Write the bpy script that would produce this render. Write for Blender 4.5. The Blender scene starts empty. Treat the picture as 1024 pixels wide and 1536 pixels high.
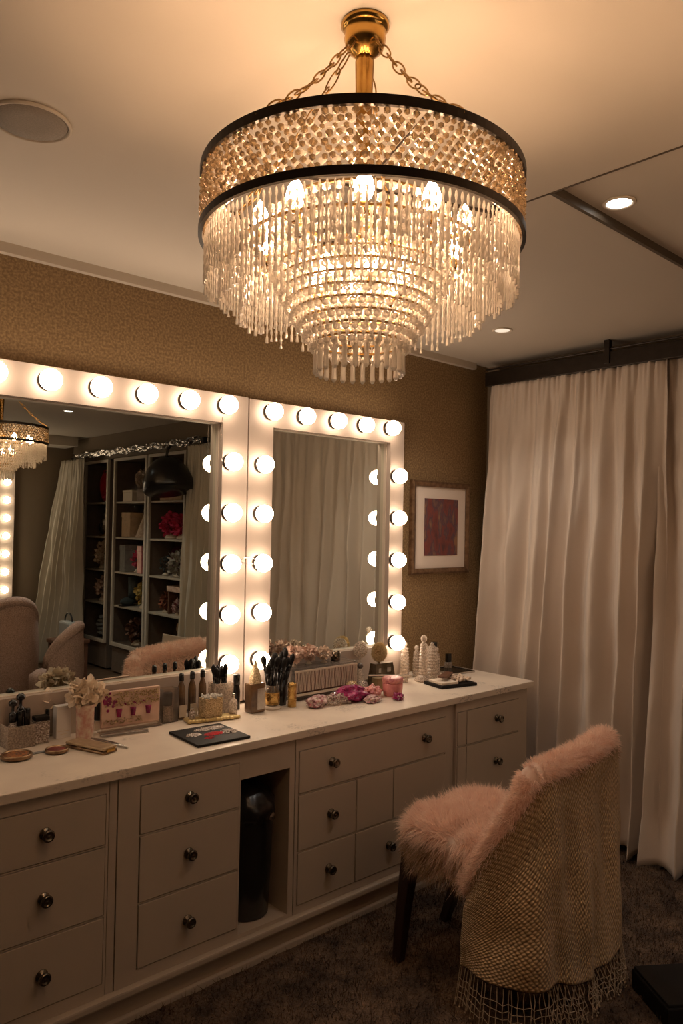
import bpy, bmesh, math, random
import numpy as np
from mathutils import Vector, Matrix, noise
PI = math.pi
sc = bpy.context.scene
COL = sc.collection
R = random.Random(7)

# ------------------------------------------------------------------ materials
def mat(name, color, rough=.5, metal=0., var=.0, vscale=12., bump=0., bscale=150., color2=None,
        spec=.5, coat=0., sheen=0., emis=None, estr=0., stretch=None, detail=4.):
    m = bpy.data.materials.new(name); m.use_nodes = True
    nt = m.node_tree; N = nt.nodes; L = nt.links
    b = N['Principled BSDF']
    b.inputs['Roughness'].default_value = rough; b.inputs['Metallic'].default_value = metal
    b.inputs['Specular IOR Level'].default_value = spec
    b.inputs['Coat Weight'].default_value = coat; b.inputs['Sheen Weight'].default_value = sheen
    if emis:
        b.inputs['Emission Color'].default_value = (*emis, 1); b.inputs['Emission Strength'].default_value = estr
    tc = N.new('ShaderNodeTexCoord'); mp = N.new('ShaderNodeMapping')
    L.new(tc.outputs['Object'], mp.inputs['Vector'])
    if stretch: mp.inputs['Scale'].default_value = stretch
    nz = N.new('ShaderNodeTexNoise'); nz.inputs['Scale'].default_value = vscale; nz.inputs['Detail'].default_value = detail
    L.new(mp.outputs['Vector'], nz.inputs['Vector'])
    cr = N.new('ShaderNodeValToRGB')
    c2 = color2 if color2 else tuple(max(0, c * (1 - var)) for c in color)
    cr.color_ramp.elements[0].position = .35; cr.color_ramp.elements[1].position = .65
    cr.color_ramp.elements[0].color = (*c2, 1); cr.color_ramp.elements[1].color = (*color, 1)
    L.new(nz.outputs['Fac'], cr.inputs['Fac']); L.new(cr.outputs['Color'], b.inputs['Base Color'])
    if bump:
        n2 = N.new('ShaderNodeTexNoise'); n2.inputs['Scale'].default_value = bscale; n2.inputs['Detail'].default_value = 3
        L.new(mp.outputs['Vector'], n2.inputs['Vector'])
        bp = N.new('ShaderNodeBump'); bp.inputs['Strength'].default_value = bump; bp.inputs['Distance'].default_value = .01
        L.new(n2.outputs['Fac'], bp.inputs['Height']); L.new(bp.outputs['Normal'], b.inputs['Normal'])
    return m

def glowmat(name, color, strength):
    m = bpy.data.materials.new(name); m.use_nodes = True
    nt = m.node_tree; nt.nodes.clear()
    e = nt.nodes.new('ShaderNodeEmission'); o = nt.nodes.new('ShaderNodeOutputMaterial')
    e.inputs['Color'].default_value = (*color, 1); e.inputs['Strength'].default_value = strength
    nt.links.new(e.outputs[0], o.inputs['Surface'])
    return m

def clearmat(name, tint=(1, 1, 1), rough=.08, gloss=.3, body=.0, bodycol=(1, 1, 1), noise_body=0.):
    """thin clear plastic or cut glass: see-through, glossy, with a little milky body"""
    m = bpy.data.materials.new(name); m.use_nodes = True
    nt = m.node_tree; N = nt.nodes; L = nt.links; N.clear()
    o = N.new('ShaderNodeOutputMaterial'); t = N.new('ShaderNodeBsdfTransparent'); t.inputs[0].default_value = (*tint, 1)
    g = N.new('ShaderNodeBsdfGlossy'); g.inputs['Roughness'].default_value = rough
    fr = N.new('ShaderNodeLayerWeight'); fr.inputs['Blend'].default_value = gloss
    m1 = N.new('ShaderNodeMixShader'); L.new(fr.outputs['Fresnel'], m1.inputs['Fac'])
    L.new(t.outputs[0], m1.inputs[1]); L.new(g.outputs[0], m1.inputs[2])
    last = m1
    if body or noise_body:
        d = N.new('ShaderNodeBsdfDiffuse'); d.inputs[0].default_value = (*bodycol, 1)
        tr = N.new('ShaderNodeBsdfTranslucent'); tr.inputs[0].default_value = (*bodycol, 1)
        m0 = N.new('ShaderNodeMixShader'); m0.inputs['Fac'].default_value = .5
        L.new(d.outputs[0], m0.inputs[1]); L.new(tr.outputs[0], m0.inputs[2])
        m2 = N.new('ShaderNodeMixShader'); m2.inputs['Fac'].default_value = body
        if noise_body:
            tc = N.new('ShaderNodeTexCoord'); nz = N.new('ShaderNodeTexNoise'); nz.inputs['Scale'].default_value = 180
            L.new(tc.outputs['Object'], nz.inputs['Vector'])
            mr = N.new('ShaderNodeMapRange'); mr.inputs['From Min'].default_value = .42; mr.inputs['From Max'].default_value = .62
            mr.inputs['To Min'].default_value = body; mr.inputs['To Max'].default_value = noise_body
            L.new(nz.outputs['Fac'], mr.inputs['Value']); L.new(mr.outputs[0], m2.inputs['Fac'])
        L.new(m1.outputs[0], m2.inputs[1]); L.new(m0.outputs[0], m2.inputs[2]); last = m2
    L.new(last.outputs[0], o.inputs['Surface'])
    return m

M = {}
M['paint'] = mat('cabinet_paint', (.50, .42, .335), .42, var=.05, vscale=3, bump=.02, bscale=60)
M['worktop'] = mat('worktop_white', (.80, .70, .58), .35, color2=(.70, .60, .50), vscale=5, detail=8)
def smudge(m):
    nt = m.node_tree; N = nt.nodes; L = nt.links; b = N['Principled BSDF']; src = b.inputs['Base Color'].links[0].from_socket
    tc = N.new('ShaderNodeTexCoord'); a = N.new('ShaderNodeTexNoise'); a.inputs['Scale'].default_value = 7
    c = N.new('ShaderNodeTexNoise'); c.inputs['Scale'].default_value = 130; c.inputs['Detail'].default_value = 5
    mp = N.new('ShaderNodeMapping'); mp.inputs['Scale'].default_value = (.6, 1.6, 1)
    L.new(tc.outputs['Object'], a.inputs['Vector']); L.new(tc.outputs['Object'], mp.inputs[0]); L.new(mp.outputs[0], c.inputs['Vector'])
    r1 = N.new('ShaderNodeMapRange'); r1.inputs['From Min'].default_value = .56; r1.inputs['From Max'].default_value = .64; L.new(a.outputs['Fac'], r1.inputs['Value'])
    r2 = N.new('ShaderNodeMapRange'); r2.inputs['From Min'].default_value = .50; r2.inputs['From Max'].default_value = .60; L.new(c.outputs['Fac'], r2.inputs['Value'])
    mu = N.new('ShaderNodeMath'); mu.operation = 'MULTIPLY'; L.new(r1.outputs[0], mu.inputs[0]); L.new(r2.outputs[0], mu.inputs[1])
    mx = N.new('ShaderNodeMix'); mx.data_type = 'RGBA'; L.new(mu.outputs[0], mx.inputs['Factor']); L.new(src, mx.inputs['A']); mx.inputs['B'].default_value = (.45, .39, .33, 1)
    L.new(mx.outputs['Result'], b.inputs['Base Color'])
smudge(M['worktop'])
M['frame'] = mat('mirror_frame_white', (.50, .41, .345), .35, var=.03, vscale=4)
M['ceil'] = mat('ceiling_plaster', (.62, .55, .46), .8, var=.03, vscale=2)
M['trim'] = mat('trim_plaster', (.62, .54, .44), .7, var=.03)
M['groove'] = mat('dark_trim', (.10, .075, .05), .5, var=.1)
M['darkmetal'] = mat('blackened_bronze', (.035, .025, .018), .38, .6, var=.3, vscale=30)
M['brass'] = mat('aged_brass', (.55, .33, .09), .22, 1., color2=(.30, .16, .04), vscale=14)
M['chain'] = mat('chain_brass', (.40, .24, .08), .3, 1., var=.4, vscale=40)
M['knob'] = mat('pewter_knob', (.22, .19, .15), .25, 1., var=.4, vscale=60)
M['black'] = mat('black_gloss_plastic', (.012, .011, .011), .25, var=.2)
M['blackmat'] = mat('black_matte', (.014, .012, .011), .6, var=.2, spec=.15)
M['bronze'] = mat('dull_bronze', (.34, .22, .12), .35, .8, color2=(.16, .09, .05), vscale=60)
M['champagne'] = mat('champagne_leather', (.46, .33, .20), .4, .4, color2=(.36, .25, .15), vscale=40)
M['gold'] = mat('gold_foil', (.75, .50, .18), .25, 1., color2=(.42, .24, .07), vscale=45, bump=.4, bscale=120)
M['silver'] = mat('silver_metal', (.60, .56, .52), .25, 1., var=.3, vscale=30)
M['white'] = mat('white_card', (.80, .77, .74), .5, var=.04)
M['cream'] = mat('cream_plastic', (.75, .65, .53), .5, var=.06)
M['petal'] = mat('cream_petal', (.92, .77, .60), .7, var=.10, vscale=40)
M['pinkpetal'] = mat('dusty_pink_petal', (.80, .60, .49), .8, color2=(.55, .37, .29), vscale=30)
M['whitepetal'] = mat('beige_white_petal', (.80, .66, .53), .8, color2=(.58, .43, .32), vscale=50)
M['hotpink'] = mat('hot_pink_petal', (.75, .05, .14), .7, color2=(.42, .02, .07), vscale=30)
M['red'] = mat('red_foil', (.70, .02, .03), .35, var=.4)
M['magenta'] = mat('magenta_film', (.38, .02, .13), .25, color2=(.20, .01, .07), vscale=40, bump=.6, bscale=90)
M['pinkfilm'] = mat('pale_pink_film', (.72, .30, .25), .3, color2=(.45, .12, .14), vscale=60, bump=.6, bscale=90)
M['pinkjar'] = mat('pink_glass', (.75, .30, .27), .2, color2=(.60, .20, .20), vscale=30)
M['glitter'] = mat('silver_glitter', (.92, .84, .78), .25, .55, color2=(.30, .22, .18), vscale=230, bump=1., bscale=260, detail=1.)
M['goldglitter'] = mat('gold_glitter', (.95, .76, .48), .28, .55, color2=(.45, .28, .12), vscale=230, bump=1., bscale=240, detail=1.)
M['amber'] = mat('amber_bottle', (.20, .11, .05), .15, color2=(.09, .05, .03), vscale=20, coat=.4)
M['grey'] = mat('grey_cloth', (.28, .28, .27), .8, var=.25, vscale=20)
M['tan'] = mat('tan_paper', (.60, .42, .26), .7, var=.2, vscale=25)
M['brown'] = mat('brown_leather', (.16, .07, .04), .45, var=.3, vscale=25)
M['green'] = mat('muted_green', (.22, .25, .16), .7, var=.3, vscale=20)
M['yellow'] = mat('muted_yellow', (.55, .40, .12), .6, var=.3, vscale=20)
M['darkteal'] = mat('dark_teal_cloth', (.05, .07, .075), .7, var=.3)
M['leg'] = mat('dark_mahogany', (.030, .011, .007), .3, var=.4, vscale=10, coat=.3, stretch=(1, 1, .15))
M['picframe'] = mat('champagne_frame', (.26, .16, .09), .35, .7, color2=(.14, .08, .045), vscale=40)
M['matboard'] = mat('cream_mat', (.82, .70, .60), .7, var=.02)
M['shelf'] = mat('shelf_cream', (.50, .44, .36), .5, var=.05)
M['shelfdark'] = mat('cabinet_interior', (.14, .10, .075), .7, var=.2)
M['chairback'] = mat('boucle_pink', (.60, .42, .34), .95, color2=(.36, .24, .19), vscale=170, bump=1., bscale=180, detail=2.)
M['chairbase'] = mat('beige_upholstery', (.52, .38, .27), .9, var=.15, vscale=60, bump=.3)
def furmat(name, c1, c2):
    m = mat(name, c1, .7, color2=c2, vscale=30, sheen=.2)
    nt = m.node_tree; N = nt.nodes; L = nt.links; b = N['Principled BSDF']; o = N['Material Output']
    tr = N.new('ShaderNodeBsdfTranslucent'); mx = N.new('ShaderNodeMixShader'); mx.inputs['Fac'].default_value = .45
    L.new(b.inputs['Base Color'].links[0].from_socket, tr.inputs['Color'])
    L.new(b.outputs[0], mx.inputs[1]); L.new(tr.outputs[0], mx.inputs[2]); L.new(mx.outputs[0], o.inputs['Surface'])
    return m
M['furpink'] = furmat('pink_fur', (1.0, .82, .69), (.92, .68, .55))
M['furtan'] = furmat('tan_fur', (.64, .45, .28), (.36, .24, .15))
M['string'] = mat('fringe_thread', (.55, .43, .30), .5, color2=(.36, .26, .17), vscale=60)
M['plinthwood'] = M['paint']
M['crystal'] = clearmat('cut_crystal', (1, .96, .90), .10, .55, .52, (1, .95, .88))
M['smoke'] = clearmat('smoked_crystal', (.80, .70, .54), .15, .55, .28, (.66, .50, .33))
M['acrylic'] = clearmat('clear_acrylic', (.93, .90, .86), .06, .22, .10, (.9, .82, .75))
M['glassdoor'] = clearmat('cabinet_door_glass', (.93, .92, .90), .03, .015)
M['cutglass'] = clearmat('clouded_cut_glass', (.95, .88, .80), .12, .35, .30, (.92, .82, .72), .60)
M['film'] = clearmat('crinkled_clear_film', (.95, .9, .85), .12, .35, .15, (.85, .72, .62), .85)
M['bulb'] = glowmat('warm_bulb_glass', (1., .755, .545), 12.5)
M['candle'] = glowmat('chandelier_bulb', (1., .63, .37), 92.)
M['candle2'] = glowmat('far_chandelier_bulb', (1., .62, .36), 72.)
M['spotdim'] = glowmat('dim_downlight_lens', (1., .80, .60), .8)
M['spot'] = glowmat('downlight_lens', (1., .93, .84), 9.)

def mirror_material():
    m = bpy.data.materials.new('mirror_glass'); m.use_nodes = True
    b = m.node_tree.nodes['Principled BSDF']
    b.inputs['Metallic'].default_value = 1; b.inputs['Roughness'].default_value = .0
    b.inputs['Base Color'].default_value = (.80, .85, .80, 1)
    return m
M['mirror'] = mirror_material()

def wallpaper():
    m = bpy.data.materials.new('gold_flecked_wallpaper'); m.use_nodes = True
    nt = m.node_tree; N = nt.nodes; L = nt.links; b = N['Principled BSDF']
    tc = N.new('ShaderNodeTexCoord')
    n1 = N.new('ShaderNodeTexNoise'); n1.inputs['Scale'].default_value = 110; n1.inputs['Detail'].default_value = 2
    n2 = N.new('ShaderNodeTexNoise'); n2.inputs['Scale'].default_value = 1.5
    for n in (n1, n2): L.new(tc.outputs['Object'], n.inputs['Vector'])
    cr = N.new('ShaderNodeValToRGB'); e = cr.color_ramp.elements
    e[0].position = .38; e[0].color = (.215, .135, .064, 1); e[1].position = .66; e[1].color = (.37, .25, .125, 1)
    L.new(n1.outputs['Fac'], cr.inputs['Fac']); L.new(cr.outputs['Color'], b.inputs['Base Color'])
    b.inputs['Roughness'].default_value = .5; b.inputs['Metallic'].default_value = .25
    bp = N.new('ShaderNodeBump'); bp.inputs['Strength'].default_value = .5; bp.inputs['Distance'].default_value = .004
    L.new(n1.outputs['Fac'], bp.inputs['Height']); L.new(bp.outputs['Normal'], b.inputs['Normal'])
    return m
M['wallpaper'] = wallpaper()
M['wall'] = mat('brown_wall_paint', (.22, .165, .11), .7, var=.06, vscale=3)
def wood_floor():
    m = bpy.data.materials.new('wood_planks'); m.use_nodes = True
    nt = m.node_tree; N = nt.nodes; L = nt.links; b = N['Principled BSDF']
    tc = N.new('ShaderNodeTexCoord'); mp = N.new('ShaderNodeMapping'); mp.inputs['Scale'].default_value = (1, 1, 1)
    br = N.new('ShaderNodeTexBrick'); br.inputs['Scale'].default_value = 1
    br.inputs['Brick Width'].default_value = 1.3; br.inputs['Row Height'].default_value = .16; br.inputs['Mortar Size'].default_value = .004
    br.inputs['Color1'].default_value = (.16, .10, .06, 1); br.inputs['Color2'].default_value = (.11, .068, .042, 1)
    br.inputs['Mortar'].default_value = (.04, .025, .015, 1)
    L.new(tc.outputs['Object'], mp.inputs['Vector']); L.new(mp.outputs['Vector'], br.inputs['Vector'])
    nz = N.new('ShaderNodeTexNoise'); nz.inputs['Scale'].default_value = 8
    mp2 = N.new('ShaderNodeMapping'); mp2.inputs['Scale'].default_value = (.3, 4, 1)
    L.new(tc.outputs['Object'], mp2.inputs['Vector']); L.new(mp2.outputs['Vector'], nz.inputs['Vector'])
    mx = N.new('ShaderNodeMix'); mx.data_type = 'RGBA'; mx.blend_type = 'MULTIPLY'; mx.inputs['Factor'].default_value = .6
    L.new(br.outputs['Color'], mx.inputs['A']); L.new(nz.outputs['Fac'], mx.inputs['B'])
    L.new(mx.outputs['Result'], b.inputs['Base Color']); b.inputs['Roughness'].default_value = .4
    return m
M['woodfloor'] = wood_floor()
M['carpet'] = mat('brown_shag', (.150, .092, .056), .95, color2=(.055, .032, .020), vscale=9, bump=1., bscale=90)
M['curtain'] = mat('ivory_satin', (.66, .56, .47), .48, var=.04, vscale=3, bump=.10, bscale=14, sheen=.3)
M['drape'] = mat('grey_beige_drape', (.52, .47, .38), .7, var=.08, vscale=4)
M['speakergrille'] = mat('speaker_mesh', (.30, .25, .20), .8, var=.2, vscale=300)

def weave():
    m = bpy.data.materials.new('basket_weave_knit'); m.use_nodes = True
    nt = m.node_tree; N = nt.nodes; L = nt.links; b = N['Principled BSDF']
    uv = N.new('ShaderNodeUVMap'); uv.uv_map = 'UVMap'
    mp = N.new('ShaderNodeMapping'); mp.inputs['Rotation'].default_value = (0, 0, .6); mp.inputs['Scale'].default_value = (95, 70, 1)
    L.new(uv.outputs[0], mp.inputs['Vector'])
    v = N.new('ShaderNodeTexVoronoi'); v.inputs['Scale'].default_value = 1.; v.inputs['Randomness'].default_value = .28
    v.voronoi_dimensions = '2D'; L.new(mp.outputs[0], v.inputs['Vector'])
    cr = N.new('ShaderNodeValToRGB'); e = cr.color_ramp.elements
    e[0].position = .12; e[0].color = (.92, .65, .35, 1); e[1].position = .70; e[1].color = (.24, .13, .055, 1)
    L.new(v.outputs['Distance'], cr.inputs['Fac'])
    nz = N.new('ShaderNodeTexNoise'); nz.inputs['Scale'].default_value = 6; L.new(uv.outputs[0], nz.inputs['Vector'])
    mx = N.new('ShaderNodeMix'); mx.data_type = 'RGBA'; mx.blend_type = 'MULTIPLY'; mx.inputs['Factor'].default_value = .35
    L.new(cr.outputs[0], mx.inputs['A']); L.new(nz.outputs['Fac'], mx.inputs['B'])
    L.new(mx.outputs['Result'], b.inputs['Base Color']); b.inputs['Roughness'].default_value = .6
    b.inputs['Sheen Weight'].default_value = .2
    bp = N.new('ShaderNodeBump'); bp.invert = True; bp.inputs['Strength'].default_value = 1; bp.inputs['Distance'].default_value = .006
    L.new(v.outputs['Distance'], bp.inputs['Height']); L.new(bp.outputs['Normal'], b.inputs['Normal'])
    return m
M['weave'] = weave()
def artwork():
    m = bpy.data.materials.new('red_brown_print'); m.use_nodes = True
    nt = m.node_tree; N = nt.nodes; L = nt.links; b = N['Principled BSDF']
    tc = N.new('ShaderNodeTexCoord'); nz = N.new('ShaderNodeTexNoise'); nz.inputs['Scale'].default_value = 22; nz.inputs['Detail'].default_value = 8
    mp = N.new('ShaderNodeMapping'); mp.inputs['Scale'].default_value = (1, 1, .45)
    L.new(tc.outputs['Object'], mp.inputs[0]); L.new(mp.outputs[0], nz.inputs['Vector'])
    cr = N.new('ShaderNodeValToRGB'); cr.color_ramp.elements.new(.5); cr.color_ramp.elements.new(.58)
    for e, (p, c) in zip(cr.color_ramp.elements, [(.3, (.09, .03, .035)), (.47, (.22, .05, .04)), (.54, (.10, .05, .07)), (.68, (.30, .15, .08))]):
        e.position = p; e.color = (*c, 1)
    L.new(nz.outputs['Fac'], cr.inputs[0]); L.new(cr.outputs[0], b.inputs['Base Color']); b.inputs['Roughness'].default_value = .5
    return m
M['art'] = artwork()

# ------------------------------------------------------------------ mesh builder
class MB:
    def __init__(s): s.v = []; s.f = []; s.mi = []; s.cur = 0
    def m(s, i): s.cur = i; return s
    def add(s, vs, fs):
        n = len(s.v); s.v += [tuple(v) for v in vs]
        s.f += [tuple(i + n for i in f) for f in fs]; s.mi += [s.cur] * len(fs); return s
    def box(s, x0, x1, y0, y1, z0, z1, bev=0.):
        if bev:
            bm = bmesh.new(); bmesh.ops.create_cube(bm, size=1)
            for v in bm.verts: v.co = ((x0 + x1) / 2 + v.co.x * (x1 - x0), (y0 + y1) / 2 + v.co.y * (y1 - y0), (z0 + z1) / 2 + v.co.z * (z1 - z0))
            bmesh.ops.bevel(bm, geom=bm.edges[:], offset=bev, segments=2, affect='EDGES', profile=.6)
            bm.verts.index_update(); vs = [v.co[:] for v in bm.verts]; fs = [[v.index for v in f.verts] for f in bm.faces]; bm.free()
            return s.add(vs, fs)
        vs = [(x, y, z) for x in (x0, x1) for y in (y0, y1) for z in (z0, z1)]
        return s.add(vs, [(0, 1, 3, 2), (4, 6, 7, 5), (0, 4, 5, 1), (2, 3, 7, 6), (0, 2, 6, 4), (1, 5, 7, 3)])
    def lathe(s, prof, n=24, c=(0, 0, 0), mtx=None, wob=None):
        vs = []; fs = []
        for j, (r, z) in enumerate(prof):
            for i in range(n):
                a = 2 * PI * i / n; rr = r * (wob(a, z) if wob else 1)
                p = Vector((rr * math.cos(a), rr * math.sin(a), z))
                if mtx: p = mtx @ p
                vs.append((p.x + c[0], p.y + c[1], p.z + c[2]))
        k = len(prof)
        for j in range(k - 1):
            for i in range(n):
                a = j * n + i; b = j * n + (i + 1) % n
                fs.append((a, b, b + n, a + n))
        fs.append(tuple(range(n - 1, -1, -1))); fs.append(tuple((k - 1) * n + i for i in range(n)))
        return s.add(vs, fs)
    def tube(s, pts, r, n=8, closed=False):
        pts = [Vector(p) for p in pts]; k = len(pts); rs = r if isinstance(r, (list, tuple)) else [r] * k
        vs = []; fs = []
        prev = None
        for j, p in enumerate(pts):
            if closed: t = (pts[(j + 1) % k] - pts[j - 1]).normalized()
            else: t = (pts[min(j + 1, k - 1)] - pts[max(j - 1, 0)]).normalized()
            if prev is None: u = t.orthogonal().normalized()
            else:
                u = prev - t * prev.dot(t); u = u.normalized() if u.length > 1e-6 else t.orthogonal().normalized()
            prev = u; w = t.cross(u)
            for i in range(n):
                a = 2 * PI * i / n; q = p + (u * math.cos(a) + w * math.sin(a)) * rs[j]; vs.append(q[:])
        for j in range(k if closed else k - 1):
            for i in range(n):
                a = j * n + i; b = j * n + (i + 1) % n; c = ((j + 1) % k) * n + i; d = ((j + 1) % k) * n + (i + 1) % n
                fs.append((a, b, d, c))
        if not closed:
            fs.append(tuple(range(n - 1, -1, -1))); fs.append(tuple((k - 1) * n + i for i in range(n)))
        return s.add(vs, fs)
    def ico(s, c, r, sub=1, sq=(1, 1, 1), nz=0., nsc=5., seed=0.):
        key = sub
        if key not in ICO:
            bm = bmesh.new(); bmesh.ops.create_icosphere(bm, subdivisions=sub, radius=1)
            bm.verts.index_update(); ICO[key] = ([v.co.copy() for v in bm.verts], [[v.index for v in f.verts] for f in bm.faces]); bm.free()
        V, F = ICO[key]; vs = []
        for v in V:
            k = 1.
            if nz: k += nz * noise.noise(v * nsc + Vector((seed, seed * 1.7, -seed)))
            vs.append((c[0] + v.x * r * sq[0] * k, c[1] + v.y * r * sq[1] * k, c[2] + v.z * r * sq[2] * k))
        return s.add(vs, F)
    def octa(s, c, r, h):
        n = 6; vs = [(c[0], c[1], c[2] + h)] + [(c[0] + r * math.cos(2 * PI * i / n), c[1] + r * math.sin(2 * PI * i / n), c[2]) for i in range(n)] + [(c[0], c[1], c[2] - h)]
        fs = [(0, 1 + i, 1 + (i + 1) % n) for i in range(n)] + [(7, 1 + (i + 1) % n, 1 + i) for i in range(n)]
        return s.add(vs, fs)
    def grid(s, P):
        n = len(P); k = len(P[0]); vs = [p for row in P for p in row]
        fs = [(j * k + i, j * k + i + 1, (j + 1) * k + i + 1, (j + 1) * k + i) for j in range(n - 1) for i in range(k - 1)]
        return s.add(vs, fs)
    def build(s, name, mats, parent=None, smooth=False, loc=None):
        me = bpy.data.meshes.new(name); me.from_pydata(s.v, [], s.f); me.update()
        mats = mats if isinstance(mats, (list, tuple)) else [mats]
        for m in mats: me.materials.append(m)
        if len(mats) > 1: me.polygons.foreach_set('material_index', s.mi)
        if smooth: me.polygons.foreach_set('use_smooth', [True] * len(me.polygons))
        me.update()
        o = bpy.data.objects.new(name, me); COL.objects.link(o)
        if parent: o.parent = parent; 
        if loc: o.location = loc
        return o
ICO = {}

def tag(o, label=None, cat=None, group=None, kind=None):
    if label: o['label'] = label
    if cat: o['category'] = cat
    if group: o['group'] = group
    if kind: o['kind'] = kind
    return o
def thing(name, label, cat, loc=(0, 0, 0), rz=0., group=None):
    o = bpy.data.objects.new(name, None); o.empty_display_size = .05; COL.objects.link(o)
    o.location = loc; o.rotation_euler = (0, 0, rz)
    return tag(o, label, cat, group)
def dup(root, loc, rz=None, label=None, group=None):
    r = root.copy(); COL.objects.link(r); r.location = loc
    if rz is not None: r.rotation_euler = (0, 0, rz)
    if label: r['label'] = label
    if group: r['group'] = group
    for ch in list(root.children):
        c = ch.copy(); COL.objects.link(c); c.parent = r
        for g in list(ch.children):
            d = g.copy(); COL.objects.link(d); d.parent = c
    return r
def smooth_by_angle(o):
    o.data.polygons.foreach_set('use_smooth', [True] * len(o.data.polygons))
    return o

# ------------------------------------------------------------------ room shell
H = 2.456; XR = 3.54; YF = -5.8; XL = -1.3
def struct(name, mb, m, label=None):
    o = mb.build(name, m); o['kind'] = 'structure'
    if label: o['label'] = label; 
    return o
struct('wall_back', MB().box(XL - .1, XR + .1, 0, .1, 0, H + .03), M['wallpaper'])
w = MB().box(XR, XR + .1, -3.28, 0, 0, H + .03).box(XR, XR + .1, YF, -5.45, 0, H + .03)
w.box(XR, XR + .1, -5.45, -3.28, 2.2, H + .03).box(XR + .34, XR + .40, -5.45, -3.28, 0, 2.2)
w.box(XR + .1, XR + .34, -5.5, -5.45, 0, 2.2).box(XR + .1, XR + .34, -3.28, -3.23, 0, 2.2)
struct('wall_right', w, M['wall'])
struct('wall_left', MB().box(XL - .1, XL, YF - .1, 0, 0, H + .03), M['wall'])
struct('wall_front', MB().box(XL - .1, XR + .1, YF - .1, YF, 0, H + .03), M['wall'])
struct('floor', MB().box(XL - .1, XR + .4, YF - .1, .1, -.1, 0), M['woodfloor'])
PX, PY = 1.816, -1.498
c = MB().box(XL - .1, PX, YF - .1, .1, H, H + .1).box(PX, XR + .1, PY, .1, H, H + .1)
c.box(PX, XR + .1, -3.1, PY, H + .022, H + .1).box(PX, XR + .1, YF - .1, -3.1, H, H + .1)
struct('ceiling', c, M['ceil'])
t = MB().box(PX, XR, PY - .012, PY, H - .004, H + .022)
t.box(PX - .004, PX, -3.1, -1.0, H - .003, H + .001)
struct('trim_1', t, M['groove'])
struct('trim_2', MB().box(XL, 3.4, -.028, 0, H - .034, H), M['trim'])
struct('trim_3', MB().box(1.2, XR - .1, YF, YF + .35, H - .10, H), M['ceil'])
struct('baseboard_front', MB().box(XL, XR, YF, YF + .02, 0, .1), M['trim'])

# carpet with pile
def ribbons(P, T, L, wd, name, mats, parent=None, mi=None, curl=.3, seed=1):
    """P roots, T unit directions, L lengths: thin tapering strands as one mesh"""
    rng = np.random.default_rng(seed); n = len(P)
    side = np.cross(T, rng.normal(size=(n, 3))); side /= np.linalg.norm(side, axis=1)[:, None] + 1e-9
    bend = rng.normal(size=(n, 3)) * curl
    T2 = T + bend * .5; T3 = T + bend * 1.2 + np.array([0, 0, -.12])
    a = P; b = P + T2 * (L * .5)[:, None]; c_ = P + T2 * (L * .5)[:, None] + T3 * (L * .5)[:, None]
    w = (side * wd)
    V = np.stack([a - w, a + w, b + w * .8, b - w * .8, c_], 1).reshape(-1, 3)
    i = np.arange(n) * 5
    me = bpy.data.meshes.new(name)
    me.vertices.add(n * 5); me.vertices.foreach_set('co', V.astype(np.float32).ravel())
    me.loops.add(n * 7)
    li = np.stack([i, i + 1, i + 2, i + 3, i + 3, i + 2, i + 4], 1).ravel()
    me.loops.foreach_set('vertex_index', li.astype(np.int32))
    me.polygons.add(n * 2)
    ls = np.stack([np.arange(n) * 7, np.arange(n) * 7 + 4], 1).ravel()
    me.polygons.foreach_set('loop_start', ls.astype(np.int32))
    mats = mats if isinstance(mats, (list, tuple)) else [mats]
    for m in mats: me.materials.append(m)
    if mi is not None: me.polygons.foreach_set('material_index', np.repeat(mi, 2).astype(np.int32))
    me.update(calc_edges=True); me.validate()
    o = bpy.data.objects.new(name, me); COL.objects.link(o)
    if parent: o.parent = parent
    return o
rng = np.random.default_rng(3)
carp = MB()
nx, ny = 60, 40
carp.grid([[(XL + .05 + (3.50 - XL - .05) * i / nx, -2.75 + 2.235 * j / ny, .012 + .006 * noise.noise(Vector((i * .9, j * .9, 0)))) for i in range(nx + 1)] for j in range(ny + 1)])
car = carp.build('carpet', M['carpet'], smooth=True)
tag(car, 'dark brown shag carpet covering the floor in front of the dressing table', 'carpet', kind='stuff')
n = 70000
P = np.stack([rng.uniform(.2, 3.45, n), rng.uniform(-2.3, -.53, n), np.full(n, .01)], 1)
T = rng.normal(size=(n, 3)) * .35; T[:, 2] = 1; T /= np.linalg.norm(T, axis=1)[:, None]
pile = ribbons(P, T, rng.uniform(.012, .024, n), .0014, 'pile', M['carpet'], car, curl=.5)
pile['kind'] = 'stuff'

# ------------------------------------------------------------------ dressing table
FY = -.52  # face of the cabinets
t = MB().box(.0, 3.234, -.538, -.002, .757, .786, .004).build('worktop', M['worktop'])
tag(t, 'long white worktop with faint smudges running across all the drawer units', 'worktop')
p = MB().box(.02, 3.205, FY - .022, -.02, .098, .122, .006).box(.02, 3.19, FY + .012, -.02, .03, .098).box(.02, 3.20, FY - .004, -.02, 0, .032, .004)
tag(p.build('plinth', M['paint']), 'long moulded plinth under the drawer units along the carpet', 'plinth')

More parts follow.
